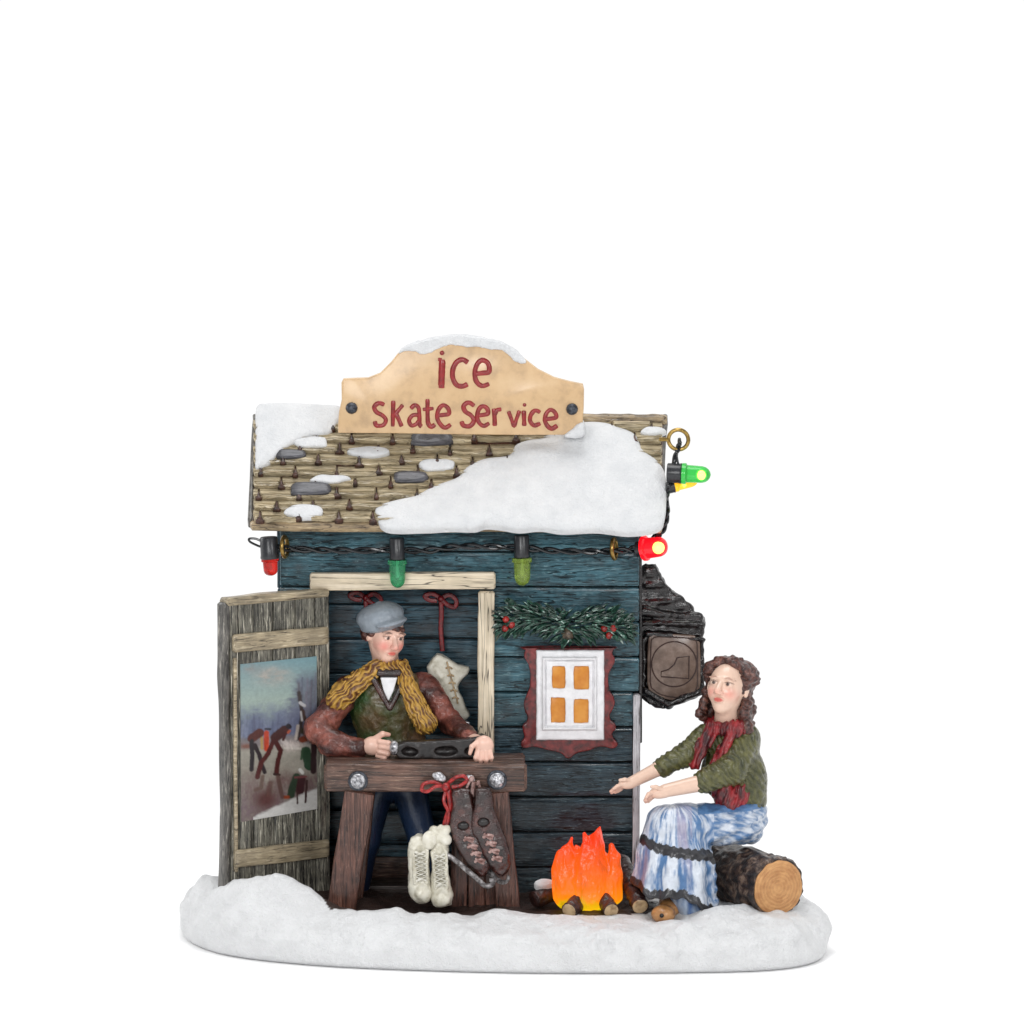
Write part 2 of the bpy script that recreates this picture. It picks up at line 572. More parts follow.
M['shingle_dark'] = paint('dark_wash', [(.35, s2l(30, 18, 14)), (.65, s2l(78, 46, 34))], (18, 18, 18), rough=.55, bump=.5)
M['slate'] = wood('slate_shingle', 0, s2l(42, 42, 46), s2l(70, 70, 76), s2l(98, 98, 104), grain=30, stretch=.1, patch=.15, rough=.45)
M['roof_edge'] = wood('roof_edge_boards', 0, s2l(50, 33, 25), s2l(156, 136, 106), s2l(204, 186, 152), grain=30, stretch=.12, crack=.8, patch=.4)
M['gable_edge'] = paint('grey_roof_side', [(.35, s2l(50, 48, 46)), (.65, s2l(110, 106, 100))], (12, 12, 12), bump=.6)


def snow_mat(name, lo, hi, bscale, bump, attr=False):
    t = NT(name)
    c = t.coord([1, 1, 1])
    a = t.noise(c, 5.0, 5, .6); b = t.noise(c, bscale, 4, .65)
    col = t.ramp(a, [(.3, lo), (.65, hi)])
    if attr: col = t.mix(1.0, t.attr(), t.ramp(a, [(.3, .9), (.65, 1.0)]), 'MULTIPLY')
    f = t.noise(c, bscale * 3.1, 3, .7)
    h = t.n('ShaderNodeMath', operation='MULTIPLY_ADD'); t.l(f, h.inputs[0]); h.inputs[1].default_value = .45; t.l(b, h.inputs[2])
    t.bump(h.outputs[0], bump, .042)
    return t.fin(col, .42, .45)


M['snow'] = snow_mat('roof_snow_paint', s2l(200, 202, 204), s2l(213, 214, 215), 17, .5)
M['ground'] = snow_mat('snowy_ground_paint', (.5,) * 3, (.6,) * 3, 20, .8, attr=True)
M['sign'] = paint('tan_sign_paint', [(.30, s2l(178, 148, 112)), (.5, s2l(202, 169, 127)), (.7, s2l(208, 177, 135))], (5, 5, 5), rough=.4, bump=.25, bscale=12, vary=.1)
M['letter'] = paint('dark_red_lettering', [(.35, s2l(112, 22, 22)), (.6, s2l(146, 34, 34))], (20, 20, 20), rough=.35, bump=.3)
M['nail'] = paint('dark_iron', [(.4, s2l(38, 40, 46)), (.6, s2l(74, 78, 86))], (26, 26, 26), rough=.35, bump=.4, metal=.3)
M['steel'] = paint('silver_paint', [(.35, s2l(96, 96, 100)), (.55, s2l(190, 190, 194)), (.7, s2l(232, 232, 234))], (34, 34, 34), rough=.3, bump=.8, metal=.55)
M['blade'] = paint('worn_grey_blade', [(.35, s2l(70, 66, 66)), (.55, s2l(136, 132, 132)), (.72, s2l(206, 204, 204))], (22, 22, 22), rough=.32, bump=.5, metal=.5)
M['iron'] = paint('black_brown_iron', [(.35, s2l(10, 8, 9)), (.62, s2l(24, 18, 19)), (.8, s2l(84, 68, 68))], (16, 16, 34), rough=.26, bump=.5, bscale=11, dist=.03, spec=.45)
M['bronze'] = paint('brown_bronze_panel', [(.3, s2l(84, 66, 56)), (.5, s2l(108, 88, 76)), (.75, s2l(136, 116, 104))], (9, 9, 9), rough=.45, bump=.4)
M['engrave'] = paint('dark_engraved_line', [(.4, s2l(48, 30, 26)), (.6, s2l(62, 40, 34))], (9, 9, 9), rough=.5, bump=.2)
M['brass'] = paint('brass', [(.35, s2l(120, 96, 50)), (.6, s2l(176, 146, 84))], (20, 20, 20), rough=.28, bump=.1, metal=.9)
M['cable'] = paint('black_cable', [(.4, s2l(12, 14, 17)), (.6, s2l(22, 26, 30))], (20, 20, 20), rough=.24, bump=.15)
M['socket'] = paint('black_socket', [(.4, s2l(24, 26, 30)), (.6, s2l(38, 40, 44))], (20, 20, 20), rough=.4, bump=.3)
M['dark'] = paint('dark_brown_black', [(.4, s2l(18, 15, 15)), (.6, s2l(36, 30, 29))], (20, 20, 20), rough=.45, bump=.3)
M['skin'] = paint('painted_skin', None, (14, 14, 14), rough=.36, bump=.1, attr=True, vary=.05)
M['cloth'] = paint('painted_cloth', None, (20, 20, 20), rough=.34, bump=.8, bscale=20, dist=.03, attr=True, vary=.24)
M['cloth_soft'] = paint('painted_plain_cloth', None, (14, 14, 14), rough=.42, bump=.5, bscale=28, dist=.015, attr=True, vary=.12)
M['hair'] = paint('painted_hair', [(.36, s2l(36, 20, 18)), (.55, s2l(84, 50, 43)), (.72, s2l(132, 88, 75))], (22, 22, 22), rough=.42, bump=.7, bscale=26, dist=.02)
M['boot_white'] = paint('cream_white_boot', [(.3, s2l(176, 170, 150)), (.5, s2l(212, 208, 192)), (.75, s2l(226, 223, 212))], (11, 11, 11), rough=.36, bump=.3, bscale=24)
M['lace'] = paint('pale_lace', [(.4, s2l(190, 186, 172)), (.6, s2l(226, 224, 214))], (20, 20, 20), rough=.45, bump=.2)
M['boot_brown'] = paint('brown_leather', [(.38, s2l(24, 11, 9)), (.58, s2l(54, 26, 22)), (.78, s2l(104, 60, 52))], (7, 7, 7), rough=.22, bump=.7, dist=.02, spec=.6)
M['lace_pink'] = paint('worn_pink_lace', [(.4, s2l(120, 86, 80)), (.6, s2l(176, 146, 140))], (20, 20, 20), rough=.4, bump=.3)
M['ribbon'] = paint('red_ribbon', [(.4, s2l(110, 14, 16)), (.6, s2l(168, 34, 32))], (26, 26, 26), rough=.38, bump=.5)
M['ribbon_in'] = paint('deep_red_lace', [(.4, s2l(96, 14, 20)), (.6, s2l(140, 26, 32))], (26, 26, 26), rough=.4, bump=.5)
M['leaf'] = paint('dark_green_needles', [(.40, s2l(14, 32, 27)), (.53, s2l(28, 62, 49)), (.63, s2l(80, 120, 104)), (.70, s2l(200, 214, 208))], (11, 11, 11), rough=.4, bump=.2, island=23.0)
M['berry'] = paint('red_berry', [(.4, s2l(104, 18, 17)), (.6, s2l(160, 34, 28))], (20, 20, 20), rough=.3, bump=.2)
M['cone'] = paint('brown_cone', [(.4, s2l(58, 48, 40)), (.6, s2l(104, 90, 74))], (30, 30, 30), rough=.5, bump=.8)
M['bark'] = paint('dark_bark', [(.38, s2l(22, 14, 12)), (.52, s2l(62, 45, 37)), (.66, s2l(128, 106, 90))], (12, 12, 12), rough=.5, bump=1.0, bscale=9, dist=.06)
M['firewood'] = paint('charred_firewood', [(.35, s2l(22, 12, 11)), (.6, s2l(56, 31, 27))], (14, 14, 14), rough=.42, bump=.9, bscale=12, dist=.04)
M['shoe'] = paint('tan_shoe', [(.35, s2l(150, 104, 62)), (.6, s2l(190, 140, 90))], (12, 12, 12), rough=.36, bump=.3)
M['cut_tan'] = paint('pale_cut_wood', [(.35, s2l(142, 116, 84)), (.6, s2l(190, 164, 126))], (14, 14, 14), rough=.5, bump=.4)


def log_end():
    t = NT('log_end_grain')
    v = t.coord([1, 1, 1])
    w = t.n('ShaderNodeTexWave', wave_type='RINGS', rings_direction='SPHERICAL'); w.inputs['Scale'].default_value = 9
    w.inputs['Distortion'].default_value = 2.2; w.inputs['Detail'].default_value = 3; w.inputs['Detail Scale'].default_value = 1.6
    t.l(v, w.inputs['Vector'])
    c = t.ramp(w.outputs['Fac'], [(.1, s2l(184, 134, 88)), (.5, s2l(204, 154, 104))])
    c = t.mix(.6, c, t.ramp(t.noise(v, 9, 4), [(.35, s2l(160, 108, 66)), (.65, s2l(214, 164, 110))]))
    t.bump(w.outputs['Fac'], .35, .02)
    return t.fin(c, .5, .3)


M['log_end'] = log_end()


def glow(name, col, strength, base=None, rough=.25):
    t = NT(name); t.b.inputs['Emission Color'].default_value = (*col, 1); t.b.inputs['Emission Strength'].default_value = strength
    return t.fin(base or col, rough, .5)


def bulb_glass(name, col, alpha=.55, emit=0.0, ecol=None):
    """tinted clear plastic: part see-through, part coloured body"""
    t = NT(name)
    t.b.inputs['Transmission Weight'].default_value = alpha
    t.b.inputs['IOR'].default_value = 1.35
    if emit:
        t.b.inputs['Emission Color'].default_value = (*(ecol or col), 1); t.b.inputs['Emission Strength'].default_value = emit
    return t.fin(col, .06, .7)


M['g_red'] = bulb_glass('red_bulb', s2l(228, 50, 40), .6)
M['g_green'] = bulb_glass('green_bulb', s2l(84, 190, 136), .72)
M['g_lime'] = bulb_glass('lime_bulb', s2l(172, 196, 92), .72)
M['g_green_lit'] = bulb_glass('lit_green_bulb', s2l(70, 190, 90), .55, .16, s2l(60, 200, 70))
M['g_yellow_lit'] = bulb_glass('lit_yellow_bulb', s2l(240, 190, 50), .5, .45, s2l(255, 190, 40))
M['g_red_lit'] = bulb_glass('lit_red_bulb', s2l(240, 30, 40), .4, .7, s2l(250, 16, 36))
M['led_green'] = glow('lit_green_core', s2l(225, 255, 110), 1.6)
M['led_yellow'] = glow('lit_yellow_core', s2l(255, 215, 90), 1.4)
M['led_red'] = glow('lit_red_core', s2l(255, 222, 110), 1.7)
M['led_off_glint'] = paint('white_glint_core', [(.4, s2l(190, 210, 190)), (.6, s2l(230, 240, 230))], (9, 9, 9), rough=.3, bump=0)  # whitish core colour stands in for the glint on unlit bulbs
M['pane'] = None


def amber():
    t = NT('amber_lit_pane')
    v = t.coord([7, 7, 7])
    c = t.ramp(t.noise(v, 1.0, 3), [(.3, s2l(188, 112, 28)), (.6, s2l(208, 142, 56))])
    t.l(c, t.b.inputs['Emission Color']); t.b.inputs['Emission Strength'].default_value = .07
    t.bump(t.noise(t.coord([14, 14, 14]), 1.0, 3), .2, .01)
    return t.fin(c, .3, .4)


M['pane'] = amber()


def flame_mat():
    t = NT('orange_lit_flame')
    v = t.coord([1, 1, 1])
    sep = t.n('ShaderNodeSeparateXYZ'); t.l(v, sep.inputs[0])
    nz = t.noise(t.coord([7, 7, 3]), 1.0, 4, .6, .5)
    ad = t.n('ShaderNodeMath', operation='MULTIPLY_ADD'); t.l(nz, ad.inputs[0]); ad.inputs[1].default_value = .62; t.l(sep.outputs[2], ad.inputs[2])
    c = t.ramp(ad.outputs[0], [(.33, s2l(255, 215, 20)), (.44, s2l(255, 150, 12)), (.57, s2l(255, 122, 22)), (.84, s2l(254, 94, 22)), (1.0, s2l(232, 60, 18))])
    st = t.ramp(nz, [(.36, .55), (.60, 1.05)])
    t.l(c, t.b.inputs['Emission Color']); t.l(st, t.b.inputs['Emission Strength'])
    t.bump(t.noise(t.coord([16, 16, 7]), 1.0, 4), .5, .03)
    return t.fin(s2l(140, 26, 4), .2, .4)


M['flame'] = flame_mat()

# ================================================================ the setting
random.seed(3)
t = NT('white_table_paper'); M['table'] = t.fin((.995, .995, .995), .8, .0)
mb = MB()
mb.add(([(-30, -26, -.3), (30, -26, -.3), (30, 5, -.3), (-30, 5, -.3), (-30, -26, 0), (30, -26, 0), (30, 5, 0), (-30, 5, 0)],
        [(0, 3, 2, 1), (4, 5, 6, 7), (0, 1, 5, 4), (1, 2, 6, 5), (2, 3, 7, 6), (3, 0, 4, 7)]))
tag(mb.build('white_table', M['table']), 'plain white studio table under the figurine', 'table', kind='structure')


def base_outline():
    pts = [(-3.30, .95), (-3.37, .3), (-3.25, -.45), (-2.80, -1.15), (-1.9, -1.64), (-.8, -1.9), (.3, -2.02), (1.6, -2.0), (2.55, -1.86), (3.02, -1.44), (3.13, -.75), (3.05, .2), (2.7, 1.2), (1.9, 1.95), (.2, 2.15), (-1.6, 2.05), (-2.7, 1.7)]
    return curve(np.array(pts) * 100, 4, True)


# mounds: (x, y, height, radius x, radius y) in hundredths
MOUNDS = [(-306, -50, 24, 34, 40), (-272, -96, 30, 28, 22), (-230, -108, 34, 26, 20), (-196, -112, 16, 22, 18), (-165, -130, 6, 24, 18), (-110, -142, 6, 30, 18), (-62, -148, 5, 20, 16), (-15, -146, 7, 26, 18),
          (204, -138, 9, 22, 22), (150, -134, -7, 20, 18), (226, -118, 4, 20, 22), (306, -50, 12, 22, 40), (160, -156, 3, 22, 14), (110, -165, -2, 30, 14), (60, -155, 0, 26, 16), (-250, 40, 10, 60, 60), (230, 60, 6, 60, 50)]


def ground_top(x, y):
    z = 45.0 + 0 * x
    for mx, my, h, rx, ry in MOUNDS:
        z = z + h * np.exp(-((x - mx) / rx) ** 2 - ((y - my) / ry) ** 2)
    return z


BO = base_outline()
fo = f_poly(BO, -400, 400, 0.0)


def f_base(p):
    q = p.copy()
    # polygon distance from one horizontal layer, shared by all layers
    d2 = fo(np.concatenate([p[:, :, :1, :2], np.zeros_like(p[:, :, :1, :1])], -1))[:, :, 0][:, :, None] if p.ndim == 4 else fo(np.concatenate([p[..., :2], np.zeros_like(p[..., :1])], -1))
    z = p[..., 2]
    zt = ground_top(p[..., 0], p[..., 1])
    d2 = d2 + 4 * np.clip((14 - z) / 14, 0, 1) ** 2
    top = -smin(-d2, -(z - zt), 42.0)
    return -smin(-top, -(-z), 6.0)


f_base.box = (np.array([-345, -212, 0]), np.array([328, 225, 100]))
S = Sdf(1.9, 0); S.add(f_base, 0)


def post(p, d):
    up = np.clip((p[..., 2] - 8) / 16, 0, 1)
    return d + up * (4.2 * noise(p, 34, 1) + 2.6 * noise(p, 15, 2) + 1.2 * noise(p, 6, 3))


S.post = post


def ground_col(V):
    x, y, z = V[:, 0], V[:, 1], V[:, 2]
    white = np.array(s2l(226, 227, 228)) / .6 * .605
    brown = np.array(s2l(54, 38, 32))
    edge = -128 + 9 * noise(np.column_stack([x, x * 0, x * 0]), 34, 5) + 5 * noise(V, 12, 6)
    soil = (y > edge) & (x > -188 - .35 * (y + 100) + 8 * noise(V, 10, 4)) & (x < 118) & (y < 140)
    soil |= (x > 117) & (x < 142 + 6 * noise(V, 9, 3)) & (y > -112 + 8 * noise(V, 20, 8)) & (y < 60)
    return np.where(soil[:, None], brown, white)


g = MB().add(S.mesh(lambda v: v / 100, ground_col)[:2], 0, ground_col(S.V.astype(np.float32)))
tag(g.build('snow_ground', M['ground'], smooth=True, sharp=0), 'oval snowy ground with low drifts and trodden brown earth', 'ground', kind='structure')

# ================================================================ the hut
Y_BACK = 1.4
hut = thing('skate_hut', 'blue boarded wooden hut with shingled snowy roof and open plank door', 'hut', P(460, 900, .6) * [1, 1, 0] + [0, 0, .42])
F0 = lambda px, py, Y=0.0: P(px, py, Y)
FRONT = np.array([0, -1.0, 0])

rows = [514, 551, 586, 621, 656, 691, 726, 761, 796, 831, 866, 906]
mb = MB()
for i in range(len(rows) - 1):
    a, b = rows[i], rows[i + 1]; c = (a + b) / 2; w = (b - a - 1.2) / 100
    spans = [(280, 639)] if i < 2 else [(280, 320), (479, 639 if b < 705 else 633)]
    for k, (x0, x1) in enumerate(spans):
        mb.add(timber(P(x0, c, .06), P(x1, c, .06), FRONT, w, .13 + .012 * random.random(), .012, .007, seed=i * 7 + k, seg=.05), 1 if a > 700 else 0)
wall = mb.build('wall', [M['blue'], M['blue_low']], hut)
# the dark boarding behind the planks
mb = MB()
def slab(x0, x1, y0, y1, Ya, Yb):
    q = [P(x0, y0, 0), P(x1, y0, 0), P(x1, y1, 0), P(x0, y1, 0)]
    V = [(p[0], Ya, p[2]) for p in q] + [(p[0], Yb, p[2]) for p in q]
    return V, [(0, 1, 2, 3), (7, 6, 5, 4), (0, 4, 5, 1), (1, 5, 6, 2), (2, 6, 7, 3), (3, 7, 4, 0)]
mb.add(slab(283, 637, 512, 585, .09, .15)); mb.add(slab(283, 318, 585, 907, .09, .15)); mb.add(slab(481, 632, 585, 907, .09, .15))
mb.build('wall_lining', M['dark'], hut)
# side walls: boards with a gable
for name, x in (('side_wall', 284), ('side_wall', 634)):
    mb = MB()
    xw = P(x, 700, .5)[0]
    z0 = .40; zt = P(500, 530, 0)[2]
    n = 10
    zs = np.linspace(z0, zt + .95, 13)
    for i in range(12):
        za, zb = zs[i] + .006, zs[i + 1] - .006
        if zb > zt:
            f = min(1, (zb - zt) / .98); ya, yb = .02 + f * .68, Y_BACK - f * .68
            if yb - ya < .1: continue
        else: ya, yb = .135, Y_BACK
        if x > 500 and zb > 0 and False: pass
        mb.add(timber((xw, ya, (za + zb) / 2), (xw, yb, (za + zb) / 2), (1 if x > 500 else -1, 0, 0), zb - za, .09, .012, .006, seed=40 + i))
    mb.build(name, M['blue_side'], hut)
# inside wall seen through the doorway
Y_IN = .64
mb = MB()
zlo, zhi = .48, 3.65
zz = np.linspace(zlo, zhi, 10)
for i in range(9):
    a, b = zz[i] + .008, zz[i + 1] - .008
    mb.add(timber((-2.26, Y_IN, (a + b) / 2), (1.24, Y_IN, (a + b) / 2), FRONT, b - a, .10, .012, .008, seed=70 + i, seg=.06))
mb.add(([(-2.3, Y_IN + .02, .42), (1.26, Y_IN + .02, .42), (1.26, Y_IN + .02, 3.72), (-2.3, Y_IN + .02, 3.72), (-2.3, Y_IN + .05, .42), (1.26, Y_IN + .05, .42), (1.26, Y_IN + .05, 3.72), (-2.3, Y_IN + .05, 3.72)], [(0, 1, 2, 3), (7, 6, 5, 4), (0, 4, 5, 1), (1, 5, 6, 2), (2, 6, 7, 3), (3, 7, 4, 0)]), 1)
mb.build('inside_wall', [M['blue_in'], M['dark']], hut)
mb = MB()
mb.add(timber((-2.2, Y_IN - .08, .60), (1.2, Y_IN - .08, .60), FRONT, .22, .06, .012, .008, seed=95))
mb.build('skirting_board', M['bench'], hut)
mb = MB()
for i in range(5):
    y = .12 + i * .135
    mb.add(timber((-2.2, y, .46), (1.2, y, .46), (0, 0, 1), .138, .08, .01, .006, seed=110 + i))
mb.build('floor_boards', M['floor'], hut)
mb = MB()
zz = np.linspace(.42, 3.65, 10)
for i in range(9):
    a, b = zz[i] + .006, zz[i + 1] - .006
    mb.add(timber((-2.26, Y_BACK, (a + b) / 2), (1.24, Y_BACK, (a + b) / 2), -FRONT, b - a, .10, .012, .008, seed=270 + i, seg=.1))
mb.build('back_wall', M['blue'], hut)

# corner board, pale and flaking on the near corner
mb = MB()
mb.add(timber(P(637, 694, .0), P(635.5, 903, .0), FRONT, .072, .17, .012, .010, seed=5))
mb.build('corner_board', M['white_v'], hut)
mb = MB()
mb.add(timber(P(640.5, 528, .09), P(640.5, 742, .09), FRONT, .03, .16, .008, .006, seed=6))
mb.build('corner_strip', M['iron'], hut)

# door frame
fr = MB()
fr.add(timber(P(310, 581.5, -.07), P(495.5, 580, -.07), FRONT, .175, .10, .018, .010, seed=11, seg=.05), 0)
fr.add(timber(P(486.5, 591, -.068), P(485, 905, -.068), FRONT, .165, .10, .018, .012, seed=12, seg=.05), 1)
fr.add(timber(P(322, 592, -.0), P(322, 905, -.0), FRONT, .10, .14, .018, .010, seed=13, seg=.05), 2)
fr.build('door_frame', [M['cream'], M['cream_v'], M['blue_side']], hut)

# ---------------------------------------------------------------- roof
E0, E1 = P(458, 521, -.32), P(458, 415, .70)
RN = unit(np.cross([1, 0, 0], E1 - E0))
if RN[2] < 0: RN = -RN


def RF(p):
    """(px, py, height above the slope in px) -> the roof's front slope"""
    p = np.asarray(p, float)
    a = ((p[..., 0] - 512) / 100)[..., None]; b = ((512 - p[..., 1]) / 100)[..., None]
    d = FWD * DIST + a * RTV + b * UPV
    s = ((E0 - CAM) @ RN) / (d @ RN)
    return CAM + d * s[..., None] + RN * p[..., 2:3] / 100


mb = MB()
x0, x1 = P(252, 521, -.32)[0], P(661, 521, -.32)[0]
xr0, xr1 = P(257, 415, .7)[0], P(664, 415, .7)[0]
th = .13
def slope(A0, A1, B0, B1, nrm, mi):
    q = [A0, A1, B1, B0]
    V = [p for p in q] + [p - nrm * th for p in q]
    mb.add((V, [(0, 1, 2, 3), (7, 6, 5, 4), (0, 4, 5, 1), (1, 5, 6, 2), (2, 6, 7, 3), (3, 7, 4, 0)]), mi)
e0, e1 = E0[1:], E1[1:]
slope(np.array([x0, *e0]), np.array([x1, *e0]), np.array([xr0, *e1]), np.array([xr1, *e1]), RN, 0)
RB = RN * np.array([1, -1, 1])
yb = 2 * e1[0] - e0[0]
slope(np.array([x1, yb, e0[1]]), np.array([x0, yb, e0[1]]), np.array([xr1, e1[0] + .004, e1[1]]), np.array([xr0, e1[0] + .004, e1[1]]), RB, 0)
roof = mb.build('roof', M['shingle_dark'], hut)

sh = MB()
rng = random.Random(11)
pitch = 11.2
nrow = 9
JO = []
for r in range(nrow):
    yb_ = 522.5 - r * pitch
    x = 252 + (r % 2) * 19 - 30
    while x < 664:
        w = rng.uniform(34, 43)
        a, b = max(x, 252.5), min(x + w, 663)
        if b - a > 5:
            yy = yb_ + rng.uniform(-1.7, 1.7)
            g = .55
            n = 9
            o = [(a + g, yy - 12.5), (b - g, yy - 12.5), (b - g - .3, yy - 4.5), (b - g - 1.6, yy - .6)]
            k = 6
            o += [(b - g - 1.6 + (a + g + 1.6 - b + g + 1.6) * j / k, yy + rng.uniform(-.7, .7)) for j in range(1, k)]
            o += [(a + g + 1.6, yy - .6), (a + g + .3, yy - 4.5)]
            o = np.array(o)
            hgt = lambda q, e: 1.0 + (q[:, 1] - (yy - 12.5)) / 12.5 * 6.0 + e + 1.4 * noise(np.column_stack([q * [.4, 1.5], np.zeros(len(q))]), 5, r)
            i1 = inset(o, .9 if area2(o) > 0 else .9)
            mid = o.mean(0) + (o - o.mean(0)) * [.9, .30] + [0, 1.5]
            mid2 = o.mean(0) + (o - o.mean(0)) * [.86, .12] + [0, .2]
            mid3 = o.mean(0) + (o - o.mean(0)) * [.8, .05] + [0, -1.4]
            S_ = [RF(np.column_stack([o, np.zeros(len(o))])), RF(np.column_stack([o, hgt(o, -1.2)])), RF(np.column_stack([i1, hgt(i1, 0)])), RF(np.column_stack([mid, hgt(mid, 1.0)])), RF(np.column_stack([mid2, hgt(mid2, -.9)])), RF(np.column_stack([mid3, hgt(mid3, -.2)]))]
            V, F = loft(S_)
            sh.add((V, F), 0)
            if a > x - .1: JO.append((a, yy))
        x += w
# dark wash smears where two shingles meet
for (a, yy) in JO:
    if a < 258: continue
    s_ = rng.uniform(.45, .95)
    o = [(a - 5.0 * s_, yy + 1.2), (a - 1.7, yy - 1.4), (a - .7, yy - 9 * s_), (a + .6, yy - 9 * s_), (a + 1.8, yy - 1.4), (a + 5.0 * s_, yy + 1.0), (a, yy + 2.0)]
    hb = 6.4
    sh.add(puff(o, (a, yy - .6), lambda p: RF(p + np.array([0, 0, hb - 1.6])), 2.4, 3, 1.2, 3, k=2, back=5), 1)
# eave edge boards
sh.add(timber(RF(np.array([250., 523.5, -4])), RF(np.array([662., 525.0, -4])), RN, .07, .10, .02, .014, seed=22, seg=.05), 2)
sh.build('shingles', [M['shingle'], M['shingle_dark'], M['roof_edge']], roof)
# slate coloured shingles
def cr1(l): return [(230 + x / 4.096, 320 + y / 4.096) for x, y in l]
for o in ([(255, 420 + 0)],):
    pass
def slate(cx, cy, w, h, sd):
    r_ = random.Random(sd)
    o = [(cx - w, cy + r_.uniform(-1, 1)), (cx - w * .8, cy - h), (cx + w * .7, cy - h * r_.uniform(.8, 1)), (cx + w, cy - h * .3), (cx + w * .9, cy + h * .6), (cx, cy + h), (cx - w * .9, cy + h * .9)]
    m_ = MB().add(puff(o, (cx, cy), lambda p: RF(p + np.array([0, 0, 5.5])), 2.6, 4, .5, 6, k=3, back=5, pw=3.5))
    m_.build('slate_shingle', M['slate'], roof)
for i, q in enumerate([(432, 443, 21, 6.5), (411, 481, 17, 5.5), (311, 493, 20, 6.5), (291, 458, 15, 4.5)]): slate(*q, i)
# snow left on single shingles
def snowbit(cx, cy, w, h, sd):
    r_ = random.Random(sd + 50)
    o = []
    for k in range(9):
        a = k / 9 * 2 * math.pi; rr = r_.uniform(.85, 1.12)
        o.append((cx + math.cos(a) * w * rr, cy + math.sin(a) * h * rr))
    MB().add(puff(o, (cx, cy), lambda p: RF(p + np.array([0, 0, 5.5])), 2.8, 6, 1.0, 8, seed=sd, k=4, back=5)).build('snow_patch', M['snow'], roof)
for i, q in enumerate([(369, 455.5, 21, 5.5), (437, 469, 19, 6.2), (330, 483, 19, 4.2), (304, 515, 19, 6.5), (653, 435, 12, 4.5), (312, 446, 17, 6)]): snowbit(*q, i)
# the large blanket low on the roof and the one on the far end
big = [(315, 430), (330, 412), (400, 395), (450, 370), (505, 350), (525, 328), (565, 308), (625, 298), (645, 272), (705, 254), (765, 238), (795, 222), (845, 222), (885, 234), (920, 250), (938, 286), (972, 312), (990, 345), (992, 400), (988, 440), (972, 468), (905, 478), (830, 470), (750, 473), (700, 466), (650, 470), (610, 464), (572, 461), (545, 468), (490, 467), (430, 470), (340, 468)]
big = [(240 + x / 2.327, 330 + y / 2.327) for x, y in big]
MB().add(puff(big, (555, 492), lambda p: RF(p + np.array([0, 0, 3.5])), 6.5, 22, 2.2, 26, seed=4, k=5, back=6, pw=4)).build('snow_patch', M['snow'], roof, 'wide white snow blanket low on the roof')
far = [(38, 180), (60, 172), (110, 171), (170, 172), (234, 178), (236, 200), (222, 225), (205, 243), (165, 248), (130, 262), (95, 285), (72, 308), (46, 322), (36, 318), (36, 250)]
far = [(240 + x / 2.327, 333.5 + y / 2.327) for x, y in far]
MB().add(puff(far, (290, 428), lambda p: RF(p + np.array([0, 0, 3.0])), 8, 16, 2.4, 18, seed=9, k=5, back=6, pw=4)).build('snow_patch', M['snow'], roof, 'snow over the far end of the ridge')
# rounded ridge pole
mb = MB()
n = 40
pts = np.linspace(P(572, 419.5, .66), P(667, 420.5, .66), n)
rr = np.array([.062 + .006 * float(noise(np.array([i * .3, 2, 1.]), 1.0)) for i in range(n)]); rr[0] *= .7; rr[-1] *= .75
V, F = tube(pts, rr, 14)
mb.add((V, F)); mb.build('ridge_pole', M['roof_edge'], roof); mb = MB()
pts = np.linspace(P(256, 420, .7), P(345, 418, .7), n)
V, F = tube(pts, .055, 12); mb.add((V, F))
mb.build('ridge_pole', M['roof_edge'], roof)
mb = MB()
def barge():
    global mb
    mb.build('bargeboard', M['gable_edge'], roof); mb = MB()
mb.add(timber(np.array([x0 - .02, *e0]) - RN * .05, np.array([xr0 - .02, *e1]) - RN * .05 - unit(E1 - E0) * .1, RN, .05, .14, .02, .012, seed=31))
barge()
mb.add(timber(np.array([x1 + .01, *e0]) - RN * .07, np.array([xr1 + .01, *e1]) - RN * .07 - unit(E1 - E0) * .1, RN, .04, .12, .02, .012, seed=32))
barge()
mb.add(timber(np.array([x0 - .02, yb, e0[1]]) - RB * .05, np.array([xr0 - .02, e1[0] + .02, e1[1]]) - RB * .05, RB, .06, .15, .02, .012, seed=33))
barge()
mb.add(timber(np.array([x1 + .02, yb, e0[1]]) - RB * .05, np.array([xr1 + .02, e1[0] + .02, e1[1]]) - RB * .05, RB, .05, .15, .02, .012, seed=34))
barge()

# ---------------------------------------------------------------- door
OUT = P(228, 887, -.80); HIN = P(327, 880, -.07)
zb_, zt_ = .48, P(224, 602, -.80)[2]
OUT[2] = HIN[2] = 0
DX = unit(HIN - OUT); DW = np.linalg.norm(HIN - OUT)
DN = np.cross(DX, [0, 0, 1.0]); DN = DN if DN[1] < 0 else -DN
def D3(s, z, off=0.0): return OUT + DX * DW * s + np.array([0, 0, z]) + DN * off
mb = MB()
cuts = [0.0, .085, .225, .43, .655, .85, 1.0]
for i in range(len(cuts) - 1):
    a, b = cuts[i], cuts[i + 1]
    mb.add(timber(D3((a + b) / 2, zb_), D3((a + b) / 2, zt_ - .02), DN, (b - a) * DW - .010, .13, .012, .010, seed=130 + i, seg=.05), 0)
door = mb.build('door', M['door'], hut)
mb = MB(); mb.add(timber(D3(-.03, zb_), D3(-.03, zt_ + .0), DN, .07, .13, .02, .02, seed=150, seg=.05)); mb.build('door_edge', M['door_edge'], door)
mb = MB(); mb.add(timber(D3(-.03, zt_ + .01, .0), D3(1.0, zt_ + .01, .0), DN, .085, .17, .025, .012, seed=151, seg=.05)); mb.build('top_rail', M['batten'], door)
def dz(s, py):   # height on the door face of photo row py at s
    Yd = D3(s, 0)[1]
    return float(P(260, py, Yd)[2])
